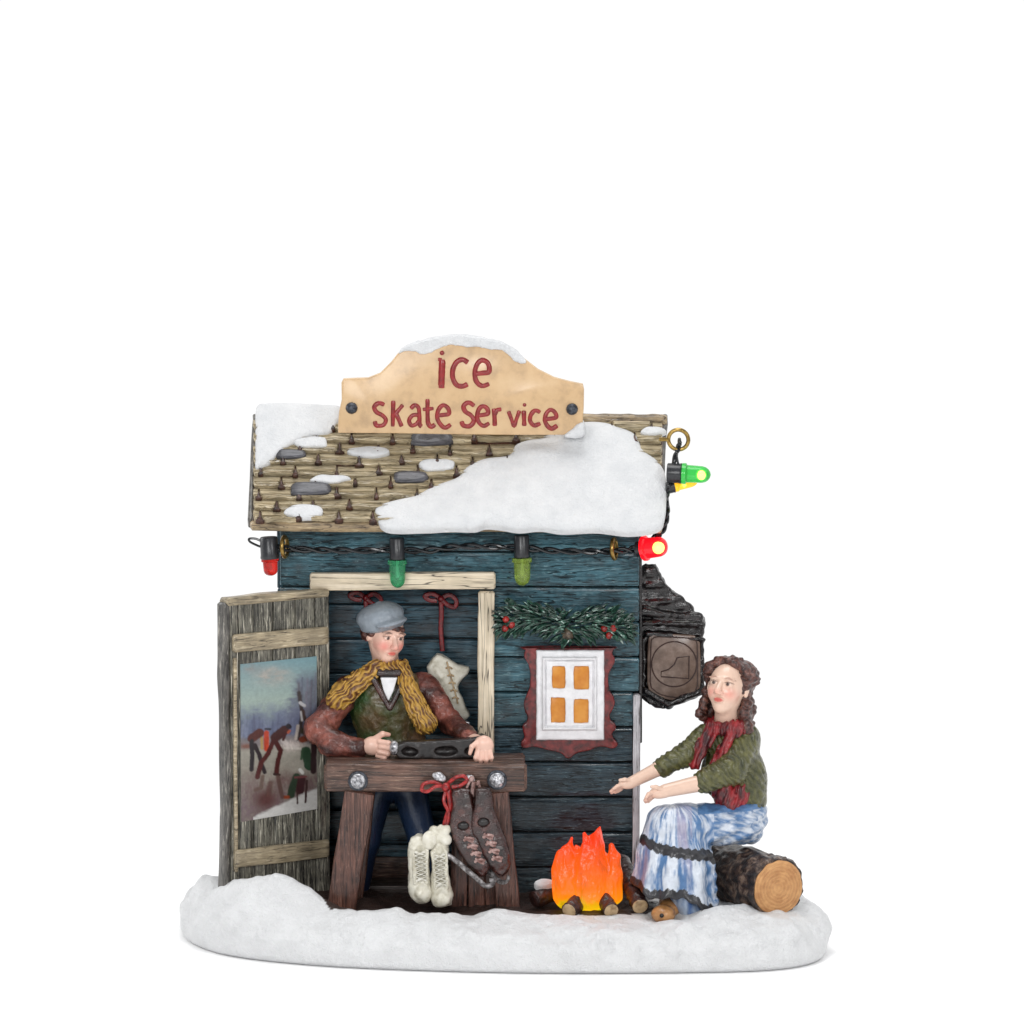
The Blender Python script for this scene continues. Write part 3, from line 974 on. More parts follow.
for (ya, yb2, sd) in ((643, 634.5, 152), (858, 847, 153)):
    mb = MB(); mb.add(timber(D3(.01, dz(0, ya), .09), D3(.965, dz(.965, yb2), .09), DN, .18, .055, .018, .010, seed=sd, seg=.05)); mb.build('batten', M['batten'], door)
mb = MB(); mb.add(timber(D3(.035, zb_ + .32, .078), D3(.035, zt_ - .55, .078), DN, .04, .03, .01, .006, seed=154)); mb.build('edge_strip', M['batten'], door)

# ---------------------------------------------------------------- window
FL = local(0.0)
def c7(l): return [(480 + x / 5.69, 570 + y / 5.69) for x, y in l]
tr = c7([(262, 428), (258, 450), (250, 485), (272, 525), (284, 570), (286, 620), (280, 665), (264, 705), (250, 745), (254, 790), (270, 830), (262, 858), (242, 880), (246, 915), (252, 945), (232, 975), (236, 998), (262, 1004), (300, 998), (340, 1004), (390, 1018), (440, 1028), (468, 1040), (490, 1062), (515, 1062), (538, 1040), (570, 1028), (620, 1018), (670, 1000), (705, 998), (745, 1008), (775, 1000), (782, 978), (760, 950), (752, 920), (772, 895), (768, 870), (742, 845), (738, 815), (755, 785), (766, 750), (758, 712), (740, 685), (730, 640), (730, 595), (742, 560), (762, 528), (766, 495), (752, 468), (758, 445), (740, 428)])
mb = MB().add(prism(curve(tr, 3, True), FL, -11, -2, 1.6))
win = mb.build('window', M['trim'], hut)
def rr(x0, y0, x1, y1, r=2.0):
    (a, b), (c_, d) = c7([(x0, y0), (x1, y1)])
    return curve([(a + r, b), (c_ - r, b), (c_, b + r), (c_, d - r), (c_ - r, d), (a + r, d), (a, d - r), (a, b + r)], 2, True)
S = Sdf(.7, .8)
rc = lambda x0, y0, x1, y1: c7([(x0, y0), (x1, y0), (x1, y1), (x0, y1)])
S.add(f_poly(rc(320, 446, 705, 956), -15.5, -9, 2.2))
S.add(f_poly(rc(354, 484, 662, 896), -19.5, -9, 1.8))
S.add(f_poly(rc(368, 497, 649, 883), -24, -15.4, .3), .5, True)
S.add(f_poly(rc(376, 505, 641, 875), -17.4, -9, 1.2), .3)
for q in ((410, 535, 484, 660), (533, 535, 619, 666), (403, 713, 484, 854), (533, 722, 616, 856)): S.add(f_poly(rr(*q, 2.2), -30, 5, .4), .8, True)
S.post = lambda p, d: d + .28 * noise(p, 5, 3) + .15 * noise(p, 2.5, 4)
MB().add(S.mesh(FL)).build('window_frame', M['window_white'], win, sharp=0)
for (a, b, c, d) in ((402, 528, 492, 668), (528, 528, 626, 672), (400, 706, 492, 858), (528, 714, 624, 858)):
    (xa, ya), (xb, yb3) = c7([(a, b), (c, d)])
    o = curve([(xa + 2, ya), (xb - 2, ya), (xb, ya + 2), (xb, yb3 - 2), (xb - 2, yb3), (xa + 2, yb3), (xa, yb3 - 2), (xa, ya + 2)], 2, True)
    MB().add(prism(o, FL, -14.2, -10.5, .6)).build('window_pane', M['pane'], win)

# ================================================================ sign over the roof
SY = .18
SG = local(SY)
def cs(l): return [(330 + x / 3.793, 330 + y / 3.793) for x, y in l]
sign = thing('shop_sign', 'tan sign reading ice skate service in red, on the roof', 'sign', P(458, 436, SY))
o = cs([(30, 391), (31, 350), (34, 310), (44, 265), (43, 200), (50, 186), (95, 184), (145, 182), (190, 164), (232, 122), (262, 84), (300, 62), (360, 44), (430, 30), (500, 26), (570, 34), (640, 48), (690, 68), (735, 108), (790, 150), (850, 180), (910, 196), (960, 206), (964, 225), (963, 290), (960, 340), (955, 398), (700, 399), (500, 397), (250, 393)])
MB().add(prism(o, SG, 0, 14, 1.8)).build('sign_board', M['sign'], sign)
LET = [  # strokes in the crop's units: (points, radius)
    ([(426, 112), (424, 160), (422, 214)], 11.5), ([(410, 111), (424, 112)], 6), ([(412, 214), (434, 214)], 6.5),
    ([(523, 124), (503, 112), (480, 122), (466, 150), (466, 182), (480, 208), (503, 213), (522, 205)], 9),
    ([(553, 166), (580, 163), (603, 158), (600, 128), (578, 114), (558, 130), (549, 165), (556, 196), (577, 212), (604, 204)], 8.5),
    ([(206, 284), (186, 277), (168, 291), (176, 311), (199, 324), (212, 342), (201, 361), (176, 362), (170, 346)], 7.5),
    ([(240, 268), (239, 316), (238, 366)], 7.5), ([(277, 284), (258, 306), (243, 324)], 7), ([(250, 318), (262, 342), (272, 366)], 7.5),
    ([(306, 298), (322, 285), (336, 296), (339, 330), (340, 358), (348, 366)], 7.5), ([(336, 322), (314, 324), (300, 342), (308, 362), (326, 358), (337, 344)], 7),
    ([(370, 262), (370, 310), (372, 352), (384, 367), (398, 358)], 7.5), ([(352, 301), (372, 300), (393, 297)], 6.5),
    ([(410, 324), (432, 322), (452, 317), (447, 296), (430, 285), (413, 300), (406, 328), (416, 354), (436, 371), (458, 358)], 7.5),
    ([(547, 288), (526, 275), (507, 288), (513, 309), (534, 323), (546, 344), (531, 364), (506, 362), (499, 346)], 8),
    ([(563, 324), (582, 322), (600, 316), (595, 297), (579, 289), (564, 302), (558, 328), (566, 352), (584, 364), (604, 353)], 7.5),
    ([(621, 298), (624, 330), (625, 364)], 7.5), ([(625, 322), (634, 304), (650, 301)], 7),
    ([(677, 308), (688, 338), (698, 364), (708, 336), (719, 306)], 7),
    ([(735, 306), (736, 336), (737, 364)], 7.5),
    ([(797, 313), (779, 305), (763, 320), (759, 344), (774, 362), (798, 354)], 7.5),
    ([(817, 338), (838, 336), (859, 330), (851, 310), (835, 303), (820, 318), (815, 342), (825, 364), (842, 374), (862, 362)], 7.5)]
mb = MB()
for st, r in LET:
    q = curve(cs(st), 5)
    p3 = SG(np.column_stack([q, np.full(len(q), -.2)]))
    w = np.full(len(q), r / 379.3) * (1 + .12 * noise(np.column_stack([q, q[:, :1]]), 4, 3))
    w *= 1.1; w[0] *= .75; w[-1] *= .75
    mb.add(tube(p3, w, 8, sq=.55, nrm=(0, -1, 0)))
for (x, y), r in (((425, 87), 9), ((738, 284), 7)):
    mb.add(ball(SG(np.array([*cs([(x, y)])[0], -.2])), r / 379.3, 12, 8, (1, .5, 1)))
mb.build('lettering', M['letter'], sign)
for c in ((82, 296), (918, 300)):
    q = cs([c])[0]
    mb = MB(); mb.add(lathe(SG(np.array([*q, 1.0])), SG(np.array([*q, -4.5])), [(0, .058), (.35, .060), (.75, .046), (1, .012)], 14)); mb.build('nail', M['nail'], sign)
cap = cs([(256, 92), (285, 62), (350, 40), (420, 24), (480, 18), (540, 22), (600, 34), (660, 50), (705, 78), (742, 116), (728, 126), (700, 118), (680, 96), (640, 74), (600, 72), (560, 62), (520, 64), (480, 58), (450, 56), (425, 66), (395, 78), (370, 88), (345, 92), (325, 82), (300, 78), (278, 82)])
S = Sdf(.8, 1)
S.add(f_poly(curve(cap, 3, True), -3.5, 15, 2.2))
S.post = lambda p, d: d + .7 * noise(p, 5, 2) + .35 * noise(p, 2.2, 3)
MB().add(S.mesh(SG)).build('snow_cap', M['snow'], sign, sharp=0)
S = Sdf(.9, 3)
S.add(f_poly(curve(cs([(884, 404), (908, 382), (936, 360), (957, 350), (968, 364), (967, 392), (954, 407), (920, 411)]), 3, True), -3.5, 34, 4.2))
S.post = lambda p, d: d + .9 * noise(p, 8, 2) + .35 * noise(p, 3, 3)
MB().add(S.mesh(SG)).build('snow_cap', M['snow'], sign, sharp=0)

# ================================================================ poster on the door
poster_o = (.095, .860)
PT = (dz(.095, 663.5), dz(.86, 655.5)); PB = (dz(.095, 821), dz(.86, 808))
def PO(u, v, off):
    s = poster_o[0] + (poster_o[1] - poster_o[0]) * u
    z = (PT[0] + (PT[1] - PT[0]) * u) * (1 - v) + (PB[0] + (PB[1] - PB[0]) * u) * v
    return D3(s, z, .074 + off)
def poster_paper():
    t = NT('poster_print')
    a = t.n('ShaderNodeAttribute', attribute_name='Col')
    nz = t.noise(t.coord([26, 26, 40]), 1.0, 4)
    c = t.mix(1.0, a.outputs['Color'], t.ramp(nz, [(.3, .90), (.7, 1.08)]), 'MULTIPLY')
    return t.fin(c, .30, .45)
M['poster'] = poster_paper()
nu, nv = 100, 190
uu, vv = np.meshgrid(np.linspace(0, 1, nu + 1), np.linspace(0, 1, nv + 1))
uu = uu.ravel(); vv = vv.ravel()
# the picture's own coordinates, as measured: x 72..480, y 85..965
PX = 72 + 397 * uu; PY = 130 + 835 * vv - .09 * (PX - 72); PX = PX + .02 * (PY - 130)
q2 = np.column_stack([PX, PY, 0 * PX])
n1 = fbm(q2, 110, 3); n2 = fbm(q2 * np.array([.6, 1.4, 1]), 26, 5, 4); n3 = fbm(q2 * np.array([1.6, .7, 1]), 14, 8, 3)
pc = np.tile(np.array(s2l(126, 162, 170)), (len(uu), 1))
def lay(k, col, var=0.0, nz=None):
    global pc
    k = np.clip(k, 0, 1)[:, None]
    c_ = np.array(s2l(*col)) * (1 + var * (nz if nz is not None else n2))[:, None]
    pc = pc + (np.clip(c_, 0, 1) - pc) * k
sm = lambda v, a, b: np.clip((v - a) / (b - a), 0, 1)
lay(sm(PY, 120, 320) * .9, (166, 182, 172), .12)
lay(np.exp(-((PX - 240) / 90) ** 2 - ((PY - 195) / 45) ** 2) * (1 + 1.1 * n2) * .95, (178, 172, 164), .15)
lay(np.exp(-((PX - 130) / 50) ** 2 - ((PY - 150) / 30) ** 2) * (.8 + n2), (150, 152, 150), .1)
lay(sm(PY + 40 * n2 + 26 * n3, 330, 400) * .85, (120, 130, 148), .25)
lay(sm(PY + 46 * n2 + 22 * np.sin(PX * .05), 380, 450) * .9, (104, 112, 140), .35)
lay(sm(PX + 60 * n2 + .25 * PY, 400, 440) * sm(PY, 150, 230) * .75, (98, 102, 126), .4, n3)
lay(sm(PY + 10 * n2, 505, 530), (134, 128, 130), .3)
lay(sm(PY + 6 * n2, 560, 590), (160, 156, 144), .12)
lay(sm(PY, 620, 760) * (.6 + .9 * n1 + .5 * n3), (112, 88, 82), .2)
lay(sm(PY, 700, 900) * (.55 + .8 * n3), (122, 104, 112), .2)
lay(np.exp(-((PX - 210) / 70) ** 2 - ((PY - 855) / 60) ** 2) * 1.1, (92, 56, 54), .25, n3)
lay(sm(PY + .40 * (PX - 180) + 12 * n2, 925, 940) * (PX > 150), (214, 212, 208), .08)
lay(np.exp(-((PX - 340) / 70) ** 2 - ((PY - 575) / 26) ** 2) * (1.2 + 1.4 * n3), (196, 184, 176), .25, n3)
lay(np.exp(-((PX - 110) / 40) ** 2 - ((PY - 565) / 14) ** 2) * 1.2, (126, 86, 74), .3, n3)
def stroke(pts, r, col, soft=3.0, k=1.0, var=.3):
    pts = np.array(pts, float); dd = np.full(len(PX), 1e9)
    for a_, b_ in zip(pts[:-1], pts[1:]):
        e_ = b_ - a_
        h = np.clip(((PX - a_[0]) * e_[0] + (PY - a_[1]) * e_[1]) / (e_ @ e_ + 1e-9), 0, 1)
        dd = np.minimum(dd, np.hypot(PX - a_[0] - h * e_[0], PY - a_[1] - h * e_[1]))
    lay(sm(-(dd + 3.5 * n3 - r), -soft * .7, soft * .7) * k, col, var, n3)
rp = random.Random(4)
for i in range(26):     # far bare trees along the shore
    x_ = rp.uniform(80, 350); h_ = rp.uniform(40, 120)
    stroke([(x_, 515), (x_ + rp.uniform(-6, 6), 515 - h_)], rp.uniform(2, 5), rp.choice([(70, 76, 104), (128, 136, 160), (86, 88, 112), (150, 156, 172)]), 6, .55)
for i in range(7):
    x_ = rp.uniform(395, 470)
    stroke([(x_, 480), (x_ + rp.uniform(-8, 8), rp.uniform(180, 300))], rp.uniform(3, 6), rp.choice([(74, 70, 86), (120, 118, 132), (92, 86, 96)]), 6, .7)
# bare snowy tree and bushes by the water
stroke([(376, 240), (380, 330)], 7, (92, 84, 92), 9, .8)
stroke([(378, 290), (388, 345), (396, 400), (392, 470), (376, 540)], 10, (62, 52, 52), 5)
stroke([(386, 345), (408, 360)], 8, (198, 196, 198), 4); stroke([(392, 395), (398, 440)], 6, (190, 186, 186), 4); stroke([(376, 470), (366, 540)], 8, (184, 172, 164), 5)
stroke([(402, 390), (412, 440)], 8, (74, 56, 50), 5)
stroke([(300, 545), (330, 575), (370, 585)], 12, (206, 196, 190), 6, .8); stroke([(310, 585), (440, 598)], 5, (214, 206, 196), 4, .8)
stroke([(400, 545), (450, 530)], 18, (118, 58, 40), 6); stroke([(404, 500), (440, 470)], 16, (66, 58, 44), 7)
# sledge with a wrapped figure at the edge of the ice
stroke([(420, 610), (440, 690)], 26, (44, 70, 50), 4); stroke([(462, 580), (462, 720)], 16, (50, 32, 34), 4)
stroke([(404, 595), (396, 650)], 7, (60, 84, 62), 4)
stroke([(372, 745), (354, 800), (345, 840)], 20, (46, 62, 46), 4); stroke([(400, 760), (392, 820)], 22, (62, 30, 34), 4)
stroke([(390, 708), (404, 726)], 9, (208, 206, 200), 3); stroke([(366, 748), (424, 748)], 6, (116, 66, 68), 3)
stroke([(378, 830), (380, 890)], 5, (60, 36, 34), 2.5); stroke([(428, 770), (422, 888)], 6, (64, 38, 38), 2.5)
stroke([(312, 850), (330, 852)], 9, (146, 66, 36), 4)
# two bent skaters and the figure between them
stroke([(212, 500), (214, 585)], 14, (190, 66, 38), 4); stroke([(186, 520), (190, 580)], 7, (190, 150, 60), 4, .7)
stroke([(180, 486), (182, 488)], 10, (40, 34, 40), 3); stroke([(206, 478), (232, 480)], 5, (46, 42, 52), 4)
stroke([(176, 498), (138, 524)], 24, (84, 38, 32), 4)
stroke([(136, 540), (140, 610), (138, 690)], 12, (40, 34, 38), 3); stroke([(152, 560), (178, 620), (192, 670), (206, 708)], 11, (46, 36, 40), 3)
stroke([(304, 490), (258, 526)], 26, (66, 32, 30), 4); stroke([(318, 490), (300, 540)], 7, (70, 34, 34), 4)
stroke([(326, 468), (330, 472)], 13, (38, 34, 42), 3); stroke([(334, 494), (326, 502)], 7, (176, 92, 70), 3)
stroke([(246, 550), (222, 610), (186, 660), (168, 732)], 13, (80, 34, 32), 3); stroke([(262, 550), (288, 600), (272, 660), (268, 716)], 13, (74, 32, 30), 3)
stroke([(256, 722), (284, 728)], 6, (56, 36, 34), 3)
stroke([(276, 740), (286, 790), (300, 850)], 11, (88, 62, 56), 5, .85); stroke([(236, 770), (226, 830)], 14, (92, 60, 54), 7, .7); stroke([(196, 730), (188, 790), (160, 800)], 10, (98, 74, 64), 5, .8)
pc = np.clip(pc * .74, 0, 1)
V = [PO(a_, b_, 0.0) for a_, b_ in zip(uu, vv)]; cols = [c_ for c_ in pc]
F = [(j * (nu + 1) + i, j * (nu + 1) + i + 1, (j + 1) * (nu + 1) + i + 1, (j + 1) * (nu + 1) + i) for j in range(nv) for i in range(nu)]
n0 = len(V)
ring = [i for i in range(nu + 1)] + [j * (nu + 1) + nu for j in range(1, nv + 1)] + [nv * (nu + 1) + i for i in range(nu - 1, -1, -1)] + [j * (nu + 1) for j in range(nv - 1, 0, -1)]
for k in ring: V.append(np.array(V[k]) - DN * .012); cols.append(s2l(150, 150, 144))
m = len(ring)
F += [(ring[k], ring[(k + 1) % m], n0 + (k + 1) % m, n0 + k) for k in range(m)]
mb = MB().add((V, F), 0, np.array(cols))
tag(mb.build('poster', M['poster'], smooth=False), 'painted poster of two bent skaters on ice, fixed to the open door', 'poster')

# ================================================================ boot sign on the side wall
BY = .30
BG = local(BY)
bs = thing('hanging_sign', 'dark iron hanging sign with an engraved boot, on the hut corner', 'sign', P(672, 710, BY))
o = [(637, 569), (646, 565), (656, 565), (660, 574), (665, 583), (672, 592), (683, 598), (691, 605), (696, 614), (704, 619), (707, 624), (704, 633), (701, 640), (703, 668), (703, 688), (697, 697), (684, 704), (668, 709), (656, 708), (646, 702), (637, 694)]
S = Sdf(1.0, 3)
S.add(f_poly(o, 0, 14, 3))
for a, b, r in (((643, 612, -1), (700, 618, -1), 4.5), ((643, 622, -2), (703, 624, -2), 4), ((647, 633, -2), (699, 638, -2), 3), ((645, 690, -2), (668, 704, -2), 4), ((668, 704, -2), (700, 692, -2), 4), ((702, 640, -1), (702, 690, -1), 2.4), ((644, 640, -1), (643, 690, -1), 2.6)):
    S.cone(a, b, r, r, 2)
S.post = lambda p, d: d + 1.9 * noise(p * np.array([.45, 1.3, 1]), 7, 4) + .5 * noise(p, 3.5, 5)
MB().add(S.mesh(BG)).build('bracket', M['iron'], bs, sharp=0)
pan = [(648, 641), (651, 636), (657, 633), (690, 634.5), (696, 637), (700, 643), (700.5, 680), (699, 689), (693, 696), (676, 700), (660, 697), (651, 691), (647, 682)]
MB().add(prism(curve(pan, 2, True), BG, -4.5, 4, 1.2)).build('panel', M['bronze'], bs)
mb = MB()
def eng(pts, r, closed=False, k=6):
    q = curve(pts, k, closed) if k > 1 else np.array(pts, float)
    if closed: q = np.vstack([q, q[:1]])
    mb.add(tube(BG(np.column_stack([q, np.full(len(q), -4.6)])), r / 100, 6, nrm=(0, -1, 0)))
eng([(674 + 22.5 * math.cos(a), 663.5 + 22.5 * math.sin(a)) for a in np.arange(24) / 24 * 2 * math.pi], .75, True, 2)
eng([(677, 657), (689, 655.5), (688.5, 678), (661, 676), (661, 671), (668, 669), (674, 664), (677, 657)], .75, False, 1)
eng(inset(np.array(pan), 3.2), .65, True, 2)
mb.build('boot_emblem', M['engrave'], bs)

# ================================================================ garland over the window
GY = -.14
GG = local(GY)
gar = thing('garland', 'evergreen garland with red berries hung above the small window', 'garland', P(568, 645, GY))
rg = random.Random(5)
mb = MB()
spine = curve([(499, 624, 0), (520, 618, -2), (545, 621, -3), (568, 628, -4), (590, 624, -3), (608, 624, -2), (631, 631, 0)], 12)
for i in range(430):
    k = rg.random() * (len(spine) - 1.01); j = int(k); c0 = spine[j] + (spine[j + 1] - spine[j]) * (k - j)
    lane = rg.uniform(-1, 1)
    side = 1 if c0[0] > 566 + rg.gauss(0, 8) else -1
    c = c0 + np.array([0, lane * 12.0 - 1.5, -6 * (1 - lane * lane) + rg.gauss(0, 1)])
    a = math.radians(-38 * -lane + rg.gauss(0, 17) + (8 if lane > 0 else -12))
    d = unit([math.cos(a) * side, math.sin(a), rg.uniform(-.75, .05)])
    L = rg.uniform(9, 14.5) * (.75 if abs(c0[0] - 568) > 58 else 1); w = rg.uniform(3.0, 4.5)
    ln = [c, c + d * L * .3 + [0, -.5, -.4], c + d * L * .7 + [0, -.2, 0], c + d * L + [0, rg.uniform(0, 1.4), 0]]
    V, F = tube(GG(np.array(ln)), np.array([.5, 1.0, .75, .1]) * w / 100, 6, sq=.4)
    mb.add((V, F))
for i in range(30):   # short sprigs at both ends
    e = (501, 624, -1) if i % 2 else (626, 631, -1)
    a = rg.uniform(-1.3, 1.3) + (math.pi if i % 2 else 0)
    c = np.array(e) + [rg.gauss(0, 2), rg.gauss(0, 4), 0]; d = np.array([math.cos(a), math.sin(a), -.3])
    mb.add(tube(GG(np.array([c, c + d * 3, c + d * 6])), np.array([.010, .011, .002]), 5, sq=.5))
mb.build('foliage', M['leaf'], gar)
for (x, y) in ((506, 618), (511.5, 623), (505, 627), (604, 627), (613, 627), (609, 634)):
    MB().add(ball(GG(np.array([x, y, -12.0])), .034 + .004 * rg.random(), 12, 8)).build('berry', M['berry'], gar)
S = Sdf(.7, 1.5)
for k in range(5):
    for q in range(8):
        a = q / 8 * 2 * math.pi + k * .4
        S.ell((568 + math.cos(a) * (5.4 - k * 1.1), 632 + math.sin(a) * (5.4 - k * 1.1), -10 - k * 1.7), (1.7, 1.7, 1.3))
S.ell((568, 632, -10), (5, 5, 5))
MB().add(S.mesh(GG)).build('pine_cone', M['cone'], gar, sharp=0)

# ================================================================ fairy lights
LY = -.13
LG = local(LY)
ls = thing('fairy_lights', 'string of coloured fairy lights on twisted black cable under the eave', 'fairy lights', P(460, 550, LY))
mb = MB()
main = curve([(262, 541, -4), (275, 546, -8), (290, 548, -6), (320, 549.5, -5), (352, 550, -5), (392, 549, -7), (425, 550, -5), (455, 546, -5), (490, 546, -7), (522, 547, -8), (552, 550, -6), (585, 551, -5), (612, 550, -8), (632, 549, -2), (642, 545, 0)], 14)
up = curve([(642, 546, 0), (655, 540, -2), (665, 526, 0), (668, 510, 2), (667, 498, 3), (670, 480, 3), (674, 462, 3), (679, 446, 3), (680, 441, 3)], 14)
for path in (main, up):
    for ph in (0, 3.14159):
        s = np.arange(len(path)) * .36 + ph
        q = path + np.column_stack([.5 * np.cos(s), 2.1 * np.cos(s), 2.1 * np.sin(s)])
        mb.add(tube(LG(q), .0175, 8))
for q in ([(262, 541, -4), (256, 538.5, -3), (249.5, 538.5, -2), (250, 541.5, -2), (257, 545, -3), (263, 547, -4)],
          [(640, 546, 0), (646, 552, -5), (650, 548, -8)], [(660, 528, 0), (655, 534, 1), (650, 540, -2)], [(676, 450, 2), (678, 463, -2), (682, 470, -4)]):
    mb.add(tube(LG(curve(q, 8)), .012, 7))
mb.build('cable', M['cable'], ls)
def bulb(a, dirv, sl, sr, bl, br, glass, core, corepos=.6, cr=.5):
    a = np.array(a, float); d = unit(dirv)
    b = a + d * sl; c = b + d * bl
    A, B, C = LG(a), LG(b), LG(c)
    g = MB().add(lathe(B, C, [(0, br * 1.18 / 100), (.14, br * 1.2 / 100), (.18, br * 1.0 / 100), (.45, br * .97 / 100), (.70, br * .94 / 100), (.82, br * .84 / 100), (.91, br * .64 / 100), (.97, br * .36 / 100), (1, .002)], 18)).build('bulb', M[glass], ls)
    MB().add(lathe(A, B, [(0, sr * .9 / 100), (.05, sr / 100), (.8, sr / 100), (.95, sr * 1.06 / 100), (1, sr * .98 / 100)], 16)).build('socket', M['socket'], g)
    e = MB()
    if core == 'led_off_glint': e.add(lathe(LG(b + d * .5 + [0, 0, -br * .45]), LG(b + d * bl * .62 + [0, 0, -br * .45]), [(0, .012), (.5, .013), (.85, .022), (1, .012)], 10))  # pale stem pushed to the front, imitating a glint in the plastic
    else: e.add(ball(LG(b + d * bl * corepos + [0, 0, -br * .55]), br * cr / 100, 14, 10))
    e.build('filament_or_glint', M[core], g)
    return g
bulb((269, 536, -8), (.06, 1, 0), 22, 9, 17, 7.5, 'g_red', 'led_off_glint')
bulb((397, 537, -8), (.02, 1, 0), 22, 7.5, 28, 8.2, 'g_green', 'led_off_glint')
bulb((521.5, 534, -8), (.02, 1, 0), 23, 7.8, 28, 8.4, 'g_lime', 'led_off_glint')
bulb((637, 549, -2), (1, -.16, -.45), 7, 8, 26, 10.5, 'g_red_lit', 'led_red', .62, .62)
bulb((667, 473, 2), (1, .04, -.1), 15, 10, 29, 9.0, 'g_green_lit', 'led_green', .66, .58)
bulb((667, 489, 8), (1, -.22, .1), 8, 6, 24, 5.0, 'g_yellow_lit', 'led_yellow', .4, .6)
# brass eyes that carry the cable: each screwed into the hut
def eye(name, c, ax, R, stem, lab):
    c = np.array(c, float)
    mb = MB(); mb.add(torus(LG(c), ax, R / 100, .021, 26, 9))
    s0 = LG(np.array(stem[0], float)); s1 = LG(np.array(stem[1], float))
    mb.add(tube([s0, s1], .02, 8))
    tag(mb.build(name, M['brass']), lab, 'hook', 'brass eyes holding the light cable')
eye('brass_eye', (285, 546, -7), (1, -.25, .05), 10, ((285, 546, 3), (285, 546, 14)), 'brass eye on the wall beside the red unlit bulb')
eye('brass_eye', (614, 548, -7), (1, -.25, .05), 10, ((614, 548, 3), (614, 548, 14)), 'brass eye on the wall above the evergreen garland, near the lit red bulb')
eye('brass_eye', (678.5, 440, 4), (.15, 1, .05), 10, ((669, 440, 4), (660, 440, 8)), 'round brass eye at the roof end above the lit green bulb')

# ================================================================ figures
SKIN = s2l(226, 186, 168)


class Head:
    """a head with skull, jaw, brow, nose, lips, ears; frame: r to the figure's left in the picture's right, u up, f where it looks"""
    def __init__(self, C, R, yaw, pitch, roll):
        self.C = np.array(C, float); self.R = R
        y, p = math.radians(yaw), math.radians(pitch)
        f = np.array([math.sin(y) * math.cos(p), -math.sin(p), -math.cos(y) * math.cos(p)])
        u = unit(np.array([0, -1., 0]) + f[1] * f); r = np.cross(u, f) * -1
        if r[0] < 0: r = -r
        a = math.radians(roll)
        self.r = r * math.cos(a) - u * math.sin(a); self.u = u * math.cos(a) + r * math.sin(a); self.f = f
        self.rot = np.array([self.r, self.u, self.f])

    def __call__(self, a, b, c): return self.C + self.R * (a * self.r + b * self.u + c * self.f)
    def loc(self, V): return (V - self.C) @ self.rot.T / self.R

    def build(self, S, col):
        R = self.R
        e = lambda c, r, k, sub=False: S.ell(self(*c), np.array(r) * R, k, self.rot, None if sub else col, sub)
        e((0, .16, -.10), (.70, .82, .86), 6)
        e((0, -.34, .14), (.50, .60, .60), 8)
        e((0, -.76, .44), (.21, .20, .20), 8)
        for s in (-1, 1):
            e((s * .32, -.22, .46), (.22, .26, .24), 6)
            e((s * .30, .10, .86), (.17, .11, .16), 3, True)
            e((s * .29, .09, .66), (.15, .12, .13), 1.0)
            e((s * .28, .27, .70), (.24, .06, .12), 3)
            e((s * .73, -.04, -.06), (.09, .24, .16), 2)
            e((s * .10, -.27, .88), (.09, .075, .09), 2)
        S.cone(self(0, .14, .76), self(0, -.21, .99), R * .075, R * .12, 2.5, col)
        e((0, -.47, .74), (.22, .05, .10), 1.5)
        e((0, -.57, .72), (.19, .055, .10), 1.5)
        e((0, -.52, .86), (.17, .014, .1), .6, True)

    def paint(self, V, c, blush=.8, lips=s2l(196, 66, 60), brow=s2l(84, 52, 42), iris=s2l(48, 28, 24), openm=False):
        q = self.loc(V); x, y, z = q[:, 0], q[:, 1], q[:, 2]
        def put(m, colr, k=1.0):
            m = np.clip(m, 0, 1)[:, None] * k
            c[:] = c * (1 - m) + np.array(colr) * m
        fr = z > .2
        near = np.linalg.norm(q, axis=1) < 1.25
        ok = fr & near
        for s in (-1, 1):
            put(np.exp(-(((x - s * .38) / .22) ** 2 + ((y + .26) / .2) ** 2)) * ok, s2l(226, 128, 116), .7 * blush)
            put((np.clip(1.5 - 1.5 * (((x - s * .29) / .15) ** 2 + ((y - .09) / .06) ** 2), 0, 1)) * ok, s2l(226, 210, 198), .5)
            put((np.clip(2.4 - 2.0 * (((x - s * .28) / .07) ** 2 + ((y - .09) / .066) ** 2), 0, 1)) * ok, iris, .96)
            put((np.clip(2 - 2.0 * (((x - s * .30) / .19) ** 2 + ((y - .175 + abs(x - s * .29) * .25) / .028) ** 2), 0, 1)) * ok, s2l(70, 40, 34), .7)
            put((np.clip(1.6 - 1.6 * (((x - s * .31) / .21) ** 2 + ((y - .315 + abs(x - s * .26) * .25) / .042) ** 2), 0, 1)) * ok, brow, .75)
        put(np.exp(-((x / .12) ** 2 + ((y + .24) / .12) ** 2)) * (z > .8), s2l(224, 138, 122), .5 * blush)
        put((np.clip(1.8 - 1.5 * ((x / .19) ** 2 + ((y + .52) / .085) ** 2), 0, 1)) * (z > .5) * near, lips, .9)
        return c


def hand_fingers(S, roots, tips, bends, rs, col, k=1.0):
    for a, b, m, r in zip(roots, tips, bends, rs):
        S.cone(a, m, r, r * .92, k, col); S.cone(m, b, r * .92, r * .72, k, col)


